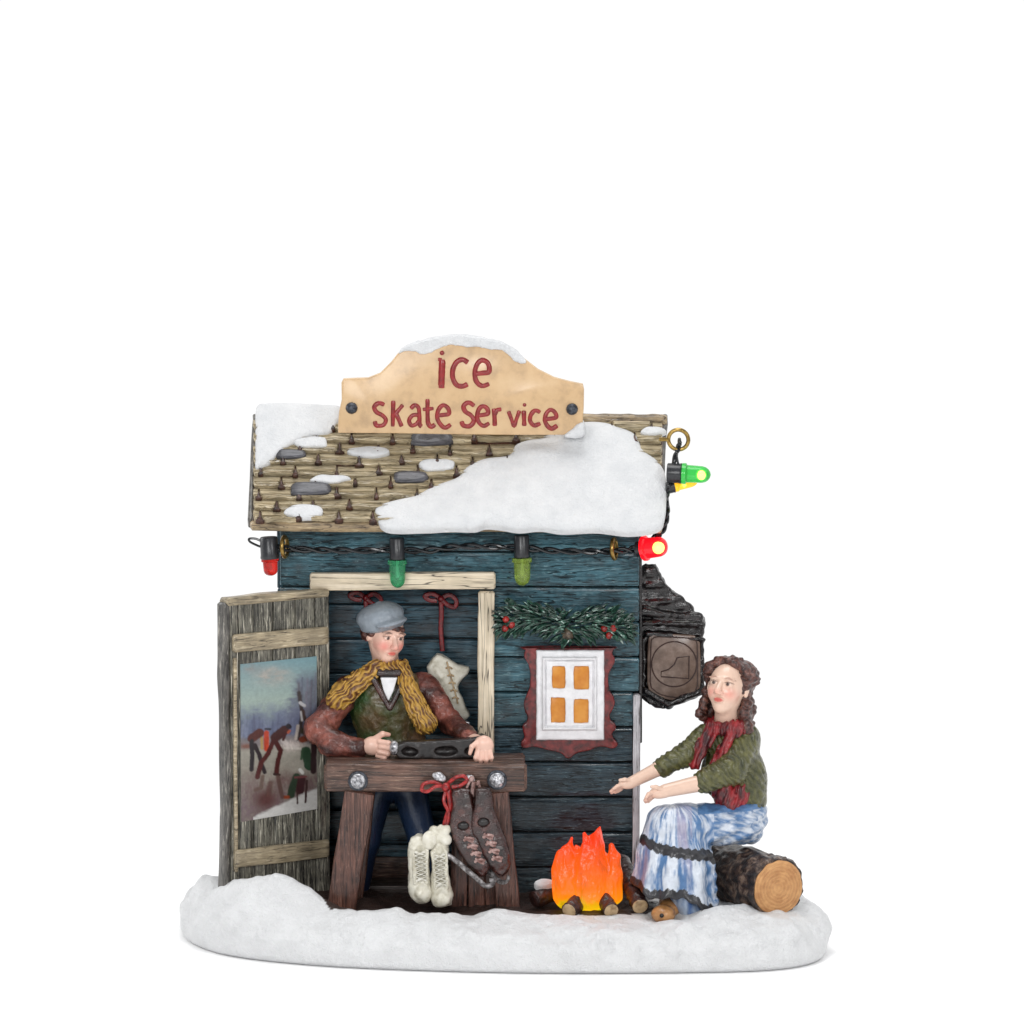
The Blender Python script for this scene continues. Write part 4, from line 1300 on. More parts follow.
# ---------------------------------------------------------------- the man in the doorway
MY = -.06
MG = local(MY)
man = thing('person', 'man in grey flat cap and yellow scarf leaning over the workbench', 'person', P(388, 905, MY))
H1 = Head((386, 635, -5), 25, 27, -9, 6)
S = Sdf(.8, 6)
H1.build(S, SKIN)
S.cone(H1(0, -.4, -.12), (388, 676, 2), 12.5, 14, 6, SKIN)
S.ell((388, 714, 6), (28, 36, 15), 8, None, SKIN); S.ell((391, 768, 8), (28, 26, 18), 10, None, SKIN)
S.chain([(352, 690, 2), (321, 725, -34), (333, 736, -44), (362, 740, -50)], [8, 7, 7, 7.5], 3, SKIN)
S.chain([(424, 690, 6), (450, 720, -12), (468, 731, -45), (484, 733, -70)], [8, 6.5, 6, 7], 3, SKIN)
S.chain([(376, 785, 10), (364, 840, 6), (356, 893, 14)], [15, 12, 9], 6, SKIN)
S.chain([(408, 785, 10), (424, 838, 4), (436, 893, 14)], [15, 12, 9], 6, SKIN)
# fist round the tool's end: palm, four curled fingers, thumb on top
S.ell((374, 738, -52), (10.5, 9.5, 8), 3, None, SKIN)
hand_fingers(S, [(381, 733, -58), (382, 738, -59), (381, 743, -59), (379, 747, -57)], [(389, 741, -54), (390, 745, -54), (388, 749, -54), (385, 751.5, -53)],
             [(390, 734, -61), (391, 739, -62), (389.5, 744.5, -61), (386, 749, -60)], [2.9, 3.0, 2.8, 2.4], SKIN, .9)
hand_fingers(S, [(376, 731, -54)], [(390, 727, -52)], [(384, 725.5, -57)], [3.1], SKIN, 1)
# the other hand pressed flat on the tool, fingers down
S.ell((484.5, 735, -72), (9.6, 10, 5.5), 3, None, SKIN)
hand_fingers(S, [(478, 740, -75), (482, 741.5, -76), (486.5, 741.5, -76), (490.5, 740, -75)], [(477, 751, -75), (481, 753, -75.5), (486.5, 753.5, -75.5), (491.3, 751, -74.5)],
             [(476.3, 746, -78), (481.2, 747.5, -79), (486.6, 747.5, -79), (491.8, 746, -78)], [2.6, 2.75, 2.7, 2.4], SKIN, .8)
hand_fingers(S, [(478, 731, -73)], [(470.5, 742, -76)], [(472.5, 735, -77)], [2.7], SKIN, 1)
def skin_man(V):
    c = np.tile(np.array(SKIN), (len(V), 1))
    c = H1.paint(V, c, 1.15, s2l(206, 92, 82))
    for hc in ((388, 744, -56), (388, 728, -54), (484, 751, -76)):
        m = np.exp(-np.sum(((V - np.array(hc)) / 7) ** 2, 1))[:, None] * .35
        c = c * (1 - m) + np.array(s2l(206, 128, 110)) * m
    return c
r = S.mesh(MG, skin_man); MB().add(r[:2], 0, r[2]).build('body', M['skin'], man, sharp=0)

# trousers
S = Sdf(1.2, 7)
S.ell((391, 776, 8), (32, 24, 21), 8)
S.chain([(376, 788, 8), (364, 842, 4), (356, 893, 14)], [18, 14.5, 12], 7)
S.chain([(408, 788, 8), (424, 840, 2), (436, 893, 14)], [18, 14.5, 12], 7)
S.post = lambda p, d: d + 1.0 * noise(p * np.array([1, .45, 1]), 12, 3)
def c_trou(V): return np.array(s2l(30, 48, 76)) * (1 + .25 * noise(V, 14, 2))[:, None]
r = S.mesh(MG, c_trou); MB().add(r[:2], 0, r[2]).build('trousers', M['cloth_soft'], man, sharp=0)
# knitted vest, green over brown
S = Sdf(1.0, 8)
S.ell((388, 706, 2), (39, 40, 25)); S.ell((391, 744, 4), (34, 30, 25)); S.ell((388, 684, 4), (34, 16, 18))
S.post = lambda p, d: d + 1.3 * noise(p, 10, 1) + .8 * noise(p, 4.5, 2)
def c_vest(V):
    n_ = np.clip(.5 + 1.1 * fbm(V, 20, 4, 3) + .010 * (V[:, 0] - 380), 0, 1)[:, None]
    g_ = np.array(s2l(48, 76, 38)); b_ = np.array(s2l(104, 78, 54))
    return g_ + (b_ - g_) * n_
r = S.mesh(MG, c_vest); MB().add(r[:2], 0, r[2]).build('vest', M['cloth'], man, sharp=0)
# jacket sleeves and shoulders
S = Sdf(1.0, 7)
S.ell((359, 688, 7), (16, 16, 16)); S.ell((421, 689, 7), (15, 16, 15))
S.chain([(348, 690, 0), (319, 725, -34), (332, 736, -44), (360, 740, -50)], [15, 14, 12.5, 10.5], 5)
S.chain([(430, 690, 4), (449, 720, -12), (470, 731, -50)], [13, 11.5, 9], 5)
S.post = lambda p, d: d + 1.6 * noise(p * np.array([.5, 1.1, .6]) + p[..., 1:2] * np.array([.5, 0, 0]), 9, 2) + 1.0 * np.abs(noise(p * np.array([.6, 1.2, .7]) + p[..., 1:2] * np.array([.4, 0, 0]), 6, 8)) + .5 * noise(p, 3.5, 3)
def c_jack(V):
    n_ = np.clip(.5 + fbm(V * np.array([.6, 1.2, 1]), 12, 6, 3), 0, 1)[:, None]
    n_ = np.clip((n_ - .5) * 1.5 + .45, 0, 1); a_ = np.array(s2l(62, 30, 26)); b_ = np.array(s2l(142, 82, 70))
    return a_ + (b_ - a_) * n_
r = S.mesh(MG, c_jack); MB().add(r[:2], 0, r[2]).build('jacket', M['cloth'], man, sharp=0)
# shirt front and the brown collar round it
S = Sdf(.7, 1)
S.add(f_poly([(381, 674), (398, 674), (394, 688), (389, 698), (384, 687)], -26.5, -18, 1.4))
MB().add(S.mesh(MG)).build('shirt', M['window_white'], man, sharp=0)
S = Sdf(.7, 1.5)
for a, b in (((374, 676, -24), (390, 704, -27.5)), ((405, 676, -23), (391, 704, -27.5))): S.cone(a, b, 3.4, 2.6)
S.cone((380, 670, -22), (399, 670, -22), 4, 4)
MB().add(S.mesh(MG)).build('collar', M['boot_brown'], man, sharp=0)
# scarf: ring round the neck, one end over the shoulder, the other down the chest
S = Sdf(.8, 3)
ringp = [(388 + 15.5 * math.cos(a), 668 + 2.0 * math.sin(a) - 3 * math.cos(a), -3 + 15 * math.sin(a)) for a in np.linspace(0, 2 * math.pi, 15)]
S.chain(ringp, [5.6] * 15, 2)
S.chain([(377, 666, -16), (360, 678, -22), (344, 690, -24), (338, 697, -25)], [8.5, 10.5, 12, 11], 2)
S.chain([(403, 668, -15), (409, 684, -25), (417, 702, -30), (426, 719, -31)], [7.5, 8.5, 10, 11.5], 2)
def stripes(p):
    L_ = np.where(p[..., 0] < 384, (p[..., 0] * .62 + p[..., 1] * .79), (p[..., 0] * .90 - p[..., 1] * .42))
    return L_ * .8 + 3.6 * noise(p, 11, 3) + 1.5 * noise(p, 4, 9)
def post_s(p, d):
    return d + .9 * np.sin(stripes(p) * 1.9) + .6 * noise(p, 3, 5)
S.post = post_s
def c_scarf(V):
    s_ = np.clip(.62 - .55 * np.sin(stripes(V) * 1.9) + .8 * noise(V * np.array([1, 1, .5]), 4, 7), 0, 1)[:, None]
    a_ = np.array(s2l(96, 58, 34)); b_ = np.array(s2l(186, 144, 62))
    return a_ + (b_ - a_) * s_
r = S.mesh(MG, c_scarf); MB().add(r[:2], 0, r[2]).build('scarf', M['cloth_soft'], man, sharp=0)
# hair below the cap, and the cap
S = Sdf(.8, 3)
for q, rr in (((-.70, .12, .10), .17), ((-.72, .02, -.22), .22), ((-.50, -.05, -.66), .3), ((0, -.02, -.78), .34), ((.5, 0, -.6), .3), ((-.64, -.15, -.45), .2), ((.12, .46, .70), .12), ((-.1, .5, .68), .12), ((.36, .42, .62), .12), ((-.66, .3, .25), .13)):
    S.ell(H1(*q), (H1.R * rr,) * 3)
S.post = lambda p, d: d + .6 * noise(p, 4, 2)
MB().add(S.mesh(MG)).build('hair', M['hair'], man, sharp=0)
S = Sdf(.8, 4)
tilt = Head(H1.C, H1.R, 28, 2, -12)
S.ell(tilt(-.02, .82, -.10), np.array((.98, .54, 1.0)) * H1.R, 4, tilt.rot)
S.ell(tilt(0, .47, -.06), np.array((.90, .28, .98)) * H1.R, 5, tilt.rot)
S.ell(tilt(0, .60, .80), np.array((.66, .13, .46)) * H1.R, 3, tilt.rot)
S.ell(tilt(0, 1.34, -.08), np.array((.10, .06, .10)) * H1.R, 2, tilt.rot)
S.ell(H1(0, -.62, .1), np.array((.9, .95, 1.2)) * H1.R * .98, 2, H1.rot, sub=True)
S.post = lambda p, d: d + .8 * noise(p, 13, 4) + .25 * noise(p, 3, 1)
def c_cap(V): return np.array(s2l(134, 143, 152)) * (1 + .12 * noise(V, 10, 2))[:, None]
r = S.mesh(MG, c_cap); MB().add(r[:2], 0, r[2]).build('cap', M['cloth_soft'], man, sharp=0)

# ---------------------------------------------------------------- the woman on the log
WY = -.55
WG = local(WY)
wom = thing('person', 'woman with long brown curls seated on a log, hands held out to the fire', 'person', P(690, 912, WY))
H2 = Head((727.5, 687, -6), 27, -24, 13, 4)
S = Sdf(.8, 6)
H2.build(S, SKIN)
S.cone(H2(0, -.5, -.10), (727, 726, 0), 11.5, 13, 7, SKIN)
S.ell((733, 756, 0), (19, 32, 15), 8, None, SKIN); S.ell((740, 806, -2), (17, 20, 15), 8, None, SKIN)
S.chain([(746, 742, -2), (730, 766, -25), (703, 776, -39), (664, 783, -48)], [7, 7, 8.6, 6.6], 3, SKIN)
S.chain([(707, 738, -2), (684, 754, -16), (660, 764, -23), (632, 777, -30)], [6, 6.5, 7.4, 5.8], 3, SKIN)
for legs in ([(744, 816, -6), (684, 824, -34), (690, 880, -30), (700, 903, -34)], [(738, 820, -22), (672, 826, -46), (668, 880, -46), (662, 901, -54)]):
    S.chain(legs, [16, 12, 8, 6], 5, SKIN)
# hands stretched to the warmth: flat palm, fingers of different lengths, thumb at the side
S.ell((657, 785, -49), (9, 5.8, 6.2), 3, None, SKIN)
hand_fingers(S, [(651, 784, -53), (650, 786, -50.5), (650.5, 788, -48), (652, 789.5, -45.5)], [(644.5, 788.5, -56), (643.5, 792, -52.5), (644.5, 794, -48.5), (647, 794.6, -45)],
             [(647, 785.2, -55), (646, 788, -52), (646.8, 790.4, -48.5), (648.8, 792, -45.4)], [2.2, 2.3, 2.3, 2.0], SKIN, .7)
hand_fingers(S, [(660, 781, -53)], [(650, 777.5, -58)], [(654.5, 778, -57)], [2.3], SKIN, 1)
S.ell((626, 779, -31), (8.5, 5.2, 5.6), 3, None, SKIN)
hand_fingers(S, [(621, 779, -34.5), (619.5, 781, -32.5), (619.8, 783, -30.3), (621, 784.4, -28)], [(612.5, 783, -37), (610, 786, -33.5), (611, 788, -30), (614.5, 788.4, -27)],
             [(616.5, 780.3, -36), (614.5, 783, -33.4), (615, 785.4, -30.2), (617.4, 786.6, -27.4)], [2.0, 2.15, 2.1, 1.8], SKIN, .7)
hand_fingers(S, [(629, 775.5, -34)], [(619, 774, -38.5)], [(624, 773.6, -37.5)], [2.1], SKIN, 1)
def skin_w(V):
    c = np.tile(np.array(s2l(222, 190, 170)), (len(V), 1))
    c = H2.paint(V, c, .8, s2l(204, 84, 76), s2l(150, 104, 88))
    for hc in ((645, 791, -51), (611, 786, -32)):
        m = np.exp(-np.sum(((V - np.array(hc)) / 8) ** 2, 1))[:, None] * .4
        c = c * (1 - m) + np.array(s2l(206, 130, 112)) * m
    return c
r = S.mesh(WG, skin_w); MB().add(r[:2], 0, r[2]).build('body', M['skin'], wom, sharp=0)
# hair: long curls made of ringlets that run down to the shoulders
S = Sdf(.9, 2.2)
rg = random.Random(8)
S.ell(H2(0, .28, -.28), np.array((.86, .82, .80)) * H2.R, 3, H2.rot)
def ringlet(a, b, n, r0, r1, amp):
    a = np.array(a); b = np.array(b)
    for i in range(n):
        t_ = i / (n - 1)
        c = a + (b - a) * t_ + np.array([math.sin(i * 2.1) * amp, 0, math.cos(i * 2.1) * amp])
        S.ell(c, (r0 + (r1 - r0) * t_,) * 3)
for i in range(11):     # fringe of curls round the forehead
    a = math.radians(-78 + i * 15.6)
    S.ell(H2(.82 * math.sin(a), .40 + .56 * math.cos(a), .30 - .10 * abs(math.sin(a))), (5.2 + rg.uniform(-.6, .8),) * 3)
for i in range(9):
    a = math.radians(-80 + i * 20)
    S.ell(H2(.86 * math.sin(a), .42 + .58 * math.cos(a), -.10), (6.2 + rg.uniform(-.6, 1),) * 3)
for i in range(9):
    a = math.radians(-80 + i * 20)
    S.ell(H2(.80 * math.sin(a), .36 + .58 * math.cos(a), -.52), (6.4 + rg.uniform(-.6, 1),) * 3)
for (x, z, y1) in ((743, -4, 729), (747, 4, 726), (743, 12, 730), (738, 18, 728), (728, 20, 730), (718, 18, 728), (710, 12, 724)):
    ringlet((x + rg.uniform(-1, 1), 678, z), (x + rg.uniform(-1.5, 1.5) + (1 if x > 730 else -1), y1, z + 2), 7, 6.8, 6.6, 2.2)
ringlet((744, 672, -10), (745, 726, -13), 8, 5.6, 6.6, 2.0)
ringlet((706, 692, 4), (702, 718, 3), 5, 4.6, 4.8, 1.5)
ringlet((704, 700, -4), (700, 713, -3), 3, 4.4, 4.4, 1.2)
S.post = lambda p, d: d + .6 * np.sin(p[..., 1] * .85 + 4 * noise(p, 9, 3)) + .35 * noise(p, 4, 2)
MB().add(S.mesh(WG)).build('hair', M['hair'], wom, sharp=0)
# short jacket
S = Sdf(1.0, 8)
S.ell((733, 744, 4), (26, 24, 22)); S.ell((740, 778, 4), (27, 36, 25)); S.cone((740, 785, 4), (741, 798, 3), 25, 26); S.ell((727, 730, 3), (20, 11, 16)); S.ell((722, 772, -2), (22, 26, 20))
S.chain([(745, 738, -4), (731, 765, -26), (703, 775, -39)], [15.5, 14.5, 12], 6)
S.chain([(706, 736, -2), (684, 753, -16), (662, 763, -23)], [12.5, 11.5, 10.2], 5)
S.add(f_cone((742, 865, 2), (742, 848, 2), 58, 40), 2, True)
S.ell((691, 775, -44), (4.5, 9.6, 9.6), 1, None, None, True)
S.post = lambda p, d: d + 1.0 * noise(p, 10, 2) + .55 * np.sin((p[..., 0] * .80 - p[..., 1] * .62) * 1.05 + 4.5 * noise(p, 11, 8)) * (p[..., 2] < -6) + .45 * noise(p, 3.2, 3)
def c_green(V):
    n_ = np.clip(.42 + .55 * fbm(V * np.array([1.2, .8, 1]), 6, 6, 3) - .13 * np.sin((V[:, 0] * .80 - V[:, 1] * .62) * 1.05 + 4.5 * noise(V, 11, 8)) * (V[:, 2] < -6), 0, 1)[:, None]
    a_ = np.array(s2l(46, 50, 24)); b_ = np.array(s2l(106, 104, 58))
    c = a_ + (b_ - a_) * n_
    k = (((V[:, 0] - 705) ** 2 + (V[:, 1] - 806) ** 2 < 200))[:, None]
    return np.where(k, c * .5, c)
r = S.mesh(WG, c_green); MB().add(r[:2], 0, r[2]).build('jacket', M['cloth'], wom, sharp=0)
# scarf
S = Sdf(.9, 3)
ringp = [(727 + 17 * math.cos(a), 724 - 2.0 * math.sin(a) - 2 * math.cos(a), -2 + 15 * math.sin(a)) for a in np.linspace(0, 2 * math.pi, 15)]
S.chain(ringp, [6.5] * 15, 2)
S.ell((735, 727, -18), (9, 8, 6))
S.chain([(712, 726, -14), (702, 742, -20), (694, 760, -22)], [7, 7, 6.5], 2)
S.chain([(731, 730, -19), (722, 748, -22), (716, 764, -22), (720, 782, -22), (727, 800, -22)], [6, 6, 7, 11, 13], 2)
S.ell((737, 793, -18), (12, 16, 9))
S.post = lambda p, d: d + 1.1 * np.sin((p[..., 0] * .9 + .3 * p[..., 1]) * 1.2 + 3 * noise(p, 9, 2)) * .8 + .7 * noise(p, 3.5, 4)
def c_red(V):
    n_ = np.clip(.45 + 1.1 * fbm(V * np.array([1.6, .7, 1]), 8, 3, 3), 0, 1)[:, None]
    a_ = np.array(s2l(56, 22, 26)); b_ = np.array(s2l(160, 38, 44))
    return a_ + (b_ - a_) * n_
r = S.mesh(WG, c_red); MB().add(r[:2], 0, r[2]).build('scarf', M['cloth_soft'], wom, sharp=0)
# long skirt: lap and a bell from the knees to the hem
S = Sdf(1.0, 9)
S.ell((742, 814, 2), (25.5, 22, 24)); S.cone((750, 822, 6), (752, 836, 6), 14, 10, 8)
S.cone((744, 819, -8), (684, 818, -36), 20, 17); S.cone((738, 821, -20), (668, 817, -48), 20, 17)
S.cone((678, 822, -40), (674, 862, -42), 24, 37); S.cone((674, 862, -42), (670, 905, -44), 37, 47); S.cone((659, 813, -44), (655, 842, -46), 14, 19)
def hem(p): return np.interp(p[..., 0], [628, 640, 650, 662, 680, 693, 702, 716, 724], [872, 880, 886, 883, 884, 890, 899, 906, 907]) + 1.0 * np.sin(p[..., 0] * .45) + np.where(p[..., 2] > -36, 2.5, 0)
AXX = 673
def fold(p):
    th = np.arctan2(p[..., 2] + 42, p[..., 0] - AXX)
    return np.sin(th * 9 + .6 * np.sin(th * 3) + .02 * (p[..., 1] - 830))
def post_k(p, d):
    t_ = np.clip((p[..., 1] - 824) / 50, 0, 1) * (p[..., 0] < 722)
    d = d + 2.6 * t_ * fold(p) + .9 * noise(p * np.array([1, .35, 1]), 8, 3) + .35 * noise(p * np.array([1, .5, 1]), 3, 4)
    lap = np.clip((p[..., 0] - 690) / 30, 0, 1)
    d = d + lap * 1.0 * np.sin(p[..., 1] * .5 + p[..., 0] * .2)
    b = np.exp(-((p[..., 1] - bandy(p)) / 3.4) ** 2) * (p[..., 0] < 720)
    d = d - .9 * b
    d = d - .8 * np.exp(-((p[..., 1] - hem(p) + 3.5) / 3.5) ** 2)
    return np.maximum(d, p[..., 1] - hem(p))
def bandy(p): return -9.0 + np.interp(p[..., 0], [630, 640, 657, 681, 702, 716, 725], [835, 838.5, 846, 850, 853, 861, 866]) + np.where(p[..., 2] > -42, 6, 0)
S.post = post_k
def c_skirt(V):
    th = np.arctan2(V[:, 2] + 42, V[:, 0] - AXX)
    st = np.column_stack([th * 30, V[:, 1] * .16, th * 3])
    n_ = 1.0 * fbm(st, 1.7, 4, 3); n2 = fbm(st, 9, 8, 2); n3 = 1.1 * fbm(V * np.array([.35, 1.6, 1]) + V[:, 0:1] * np.array([0, -.4, 0]), 4, 5, 3)
    wh = np.array(s2l(200, 207, 217)); bl = np.array(s2l(76, 114, 158)); lv = np.array(s2l(158, 150, 172)); db = np.array(s2l(52, 84, 130))
    low = V[:, 1] > bandy(V)
    w = np.clip(.50 + 1.5 * n_ + .55 * fold(V) * (low) + .7 * n2, 0, 1)[:, None]
    c = wh + (bl - wh) * w
    c = c + (lv - c) * np.clip(1.6 * n2 - .1, 0, .8)[:, None] * (V[:, 0] < 690)[:, None]
    lap = (V[:, 0] > 712)
    wl = np.clip(.55 + 1.3 * n3, 0, 1)[:, None]
    c = np.where(lap[:, None], wh + (bl - wh) * wl, c)
    top = (V[:, 1] < 806) & (V[:, 0] > 696)
    c = np.where(top[:, None], bl * (1 + .4 * n3[:, None]), c)
    bk = np.array(s2l(40, 40, 44)) * (1 + .7 * noise(V, 3, 3))[:, None]
    m = (np.abs(V[:, 1] - bandy(V) + .8 * np.sin(V[:, 0] * .9)) < 5.0) & (V[:, 0] < 719)
    m |= (V[:, 1] > hem(V) - 8.5 + .8 * np.sin(V[:, 0])) & (V[:, 1] > 864)
    return np.clip(np.where(m[:, None], bk, c), 0, 1)
r = S.mesh(WG, c_skirt); MB().add(r[:2], 0, r[2]).build('skirt', M['cloth_soft'], wom, sharp=0)
# the tail of the skirt trailing to the ground, and the shoe tip
S = Sdf(.9, 4)
S.cone((682, 886, -60), (690, 900, -66), 14, 10); S.cone((698, 884, -52), (705, 902, -58), 12, 8)
S.post = lambda p, d: d + .9 * noise(p * np.array([1.5, .5, 1]), 5, 3)
def c_tail(V):
    n_ = np.clip(.5 + 1.3 * fbm(V * np.array([1.4, .5, 1]), 8, 2, 3), 0, 1)[:, None]
    a_ = np.array(s2l(50, 88, 140)); b_ = np.array(s2l(170, 186, 206))
    c = a_ + (b_ - a_) * n_
    k = (V[:, 0] > 699) & (V[:, 1] > 893)
    return np.where(k[:, None], np.array(s2l(34, 40, 52)), c)
r = S.mesh(WG, c_tail); MB().add(r[:2], 0, r[2]).build('petticoat', M['cloth_soft'], wom, sharp=0)
S = Sdf(.8, 3)
S.ell((661, 900, -76), (12, 9.0, 13)); S.ell((668, 897, -58), (11, 9.5, 13))
MB().add(S.mesh(WG), 0).add(ball(WG(np.array([659, 899, -89.5])), .022), 1).build('shoe', [M['shoe'], M['dark']], wom, sharp=0)
S = Sdf(.8, 3)
S.ell((700, 907, -58), (9, 6, 11)); S.ell((704, 903, -46), (8, 8, 10))
MB().add(S.mesh(WG)).build('shoe', M['firewood'], wom, sharp=0)

# ================================================================ workbench
bench = thing('workbench', 'rough red-brown trestle workbench with silver bolts, in the doorway', 'workbench', P(425, 910, -.65))
BYF, BYB = -.97, -.35
ztop = float(P(425, 763, BYF)[2]); 
mb = MB()
zc = float(P(425, 778, BYF)[2])
mb.add(timber((P(324, 778, BYF)[0], BYF + .06, zc), (P(527, 778, BYF)[0], BYF + .06, zc), FRONT, .285, .12, .028, .014, seed=301, seg=.05))
for i in range(3):
    y = BYF + .12 + .085 + i * .175
    mb.add(timber((P(326, 778, y)[0], y, ztop - .045), (P(525, 778, y)[0], y, ztop - .045), (0, 0, 1), .168, .09, .02, .010, seed=305 + i, seg=.05))
mb.build('bench_top', M['bench'], bench)
def leg(a, b, Y, w, sd, t_=.13):
    MB().add(timber(P(*a, Y), P(*b, Y), FRONT, w, t_, .022, .012, seed=sd, seg=.05)).build('leg', M['bench_v'], bench)
leg((360, 790), (341, 912), BYF + .10, .29, 311, .15); leg((497, 790), (509, 913), BYF + .10, .23, 312, .15)
leg((368, 775), (352, 905), BYB - .08, .20, 313); leg((488, 775), (497, 905), BYB - .08, .20, 314)
mb = MB()
for i in range(3):
    mb.add(timber(P(461 + i * 15.5, 788, -.72), P(459 + i * 17.5, 909, -.72), FRONT, .165, .09, .015, .010, seed=320 + i, seg=.05))
mb.build('side_panel', M['bench_v'], bench)
for c in ((358, 781), (497, 780)):
    S = Sdf(.6, 1.2)
    BZ = local(BYF - .005)
    S.ell((c[0], c[1], -1), (7.6, 7.6, 3.6))
    rg = random.Random(c[0])
    for k in range(9):
        a = k * 2.4; rr = 1.9 * k ** .5
        S.ell((c[0] + rr * math.cos(a), c[1] + rr * math.sin(a), -4.1 + .08 * rr * rr), (1.5, 1.5, 1.2))
    b_ = MB().add(S.mesh(BZ)).build('bolt', M['steel'], bench, sharp=0)
    MB().add(torus(BZ(np.array([c[0], c[1], .2])), (0, 1, 0), .082, .018, 20, 8)).build('washer', M['nail'], b_)

# black blade holder being worked on
TG = local(-.66)
tool = MB()
S = Sdf(.7, 1)
S.add(f_poly([(396, 744), (404, 741), (440, 739.5), (466, 738), (482, 734), (487, 737), (487, 752), (482, 757), (450, 758.5), (400, 758), (394, 752)], -9, 9, 2.2))
S.ell((410, 750.5, -9), (8.2, 4.4, 6), 1, None, None, True); S.ell((446, 750, -9), (11.5, 4.8, 6), 1, None, None, True)
S.ell((472, 750, -9), (7, 4, 4), 1, None, None, True)
S.post = lambda p, d: d + .5 * noise(p, 5, 2)
tool.add(S.mesh(TG), 0)
tool.add(ball(TG(np.array([394.5, 747, -6])), .048, 12, 8, (1, 1, 1.5)), 1)
tag(tool.build('blade_holder', [M['dark'], M['steel']], sharp=0), 'black skate blade holder with oval openings, under the man\'s hands', 'blade holder')

# ================================================================ white skates hung from the bench
SKG = local(-1.04)
OUTL = {True: [(114, 600), (122, 520), (150, 486), (205, 478), (246, 520), (252, 600), (250, 700), (262, 790), (264, 860), (248, 898), (210, 910), (165, 898), (130, 862), (114, 800), (122, 720), (118, 660)],
        False: [(262, 600), (275, 520), (310, 492), (365, 505), (376, 560), (368, 690), (386, 780), (400, 850), (392, 905), (350, 930), (295, 920), (266, 880), (258, 800), (268, 690)]}
def white_skate(top, toe, lab, sd, flap):
    top = np.array(top, float); toe = np.array(toe, float)
    sk = thing('ice_skate', lab, 'ice skate', SKG(np.array([toe[0], toe[1] + 8, 0])), 'white skates hung from the bench')
    S = Sdf(.7, 5)
    out = [(390 + x / 6.4, 760 + y / 6.4) for x, y in OUTL[flap]]
    S.add(f_poly(curve(out, 2, True), -12, 9, 6.0))
    S.ell(toe + [0, 3, -8], (9.5, 8.5, 9))
    d_ = unit(toe - top); s_ = np.array([-d_[1], d_[0], 0]); L0 = np.linalg.norm(toe - top)
    for sg in (-1, 1):       # the two facings either side of the lacing, and the groove they leave
        S.cone(top + d_ * L0 * .12 + s_ * sg * 6.4 + [0, 0, -10.5], top + d_ * L0 * .82 + s_ * sg * 5.6 + [0, 0, -12], 2.2, 2.0, 1.2)
    S.cone(top + d_ * L0 * .10 + [0, 0, -14], top + d_ * L0 * .80 + [0, 0, -15.5], 4.2, 3.6, 1.2, None, 1.0, True)
    S.ell(top + d_ * L0 * .45 + s_ * (-16 if flap else 16) + [0, 0, -8], (4, 12, 9), 5, None, None, True)
    S.cone(toe + s_ * -7 + d_ * 9 + [0, 0, 1], toe + s_ * 7 + d_ * 9 + [0, 0, 1], 2.6, 2.6, 1.0)
    S.post = lambda p, d: d + .9 * noise(p, 8, sd) + .4 * noise(p, 3, sd + 1)
    b_ = MB().add(S.mesh(SKG)).build('boot', M['boot_white'], sk, sharp=0)
    mb = MB()
    d = unit(toe - top); s = np.array([-d[1], d[0], 0])
    L_ = np.linalg.norm(toe - top)
    pts = []
    for i in range(8):
        t_ = .16 + .62 * i / 7
        pts.append(top + d * L_ * t_ + s * (5.6 if i % 2 else -5.6) + np.array([0, 0, -13.0 - 1.4 * max(0, (i - 4) / 3)]))
    mb.add(tube(SKG(np.array(pts)), .016, 6))
    pts2 = [p + s * (-11.2 if i % 2 else 11.2) for i, p in enumerate(pts)]
    mb.add(tube(SKG(np.array(pts2)), .015, 6))
    mb.build('lace', M['lace'], b_)
    # blade behind the sole
    mb = MB()
    a0 = top + d * 6 + [0, 0, 14]; a1 = toe + d * 5 + [0, 0, 15]
    mb.add(timber(SKG(a0), SKG(a1), (1, 0, 0), .05, .03, .008, .002, seed=sd), 0)
    for t_ in (.25, .75):
        q = a0 + (a1 - a0) * t_
        mb.add(tube(SKG(np.array([q + [0, 0, -8], q])), .03, 8), 0)
    mb.build('blade', M['steel'], sk)
    if flap:
        S = Sdf(.7, 2)
        S.ell((429.5, 838, -13), (7.2, 9.4, 4.5)); S.ell((431, 834, -10), (6, 6, 4))
        S.post = lambda p, d: d + .4 * noise(p, 4, 2)
        MB().add(S.mesh(SKG)).build('tongue', M['boot_white'], sk, sharp=0)
    else:
        S = Sdf(.7, 2)
        S.cone((434, 829, -9), (446, 838, -10), 5, 6); S.cone((437, 838, -10), (447, 828, -8), 4, 4.5); S.ell((441, 829, -8), (4, 6, 4))
        MB().add(S.mesh(SKG)).build('tongue', M['boot_white'], sk, sharp=0)
white_skate((420, 842, 0), (422, 888, -2), 'cream white skate below the bench, the one with the rounded tongue flap', 31, True)
white_skate((439, 844, 1), (442, 894, -3), 'cream white skate hung below the red ribbon, its toe lowest', 37, False)
# red ribbon tied on the bench, holding the white pair
mb = MB()
RGm = local(-1.02)
def band(pts, r, sq=.6): mb.add(tube(RGm(curve(pts, 8)), r / 100, 8, sq=sq, nrm=(0, -1, 0)))
band([(447, 785, -3), (449, 792, -6), (450, 806, -6), (447, 816, -6), (444, 828, -6)], 2.7)
band([(446, 790, -4), (444, 800, -7), (449, 812, -8), (447, 824, -8)], 1.8, .9)
band([(443, 786, -4), (434, 781, -6), (424, 783, -6), (422, 789, -6), (428, 790, -8), (436, 785, -8), (445, 786, -6)], 1.8)
band([(447, 784, -4), (455, 777, -6), (463, 775, -6), (467, 779, -6), (461, 784, -8), (452, 786, -7)], 1.8)
mb.add(ball(RGm(np.array([446, 786, -7])), .045, 10, 8))
tag(mb.build('ribbon', M['ribbon']), 'bright red ribbon bow tied on the bench front above the white skates', 'ribbon')
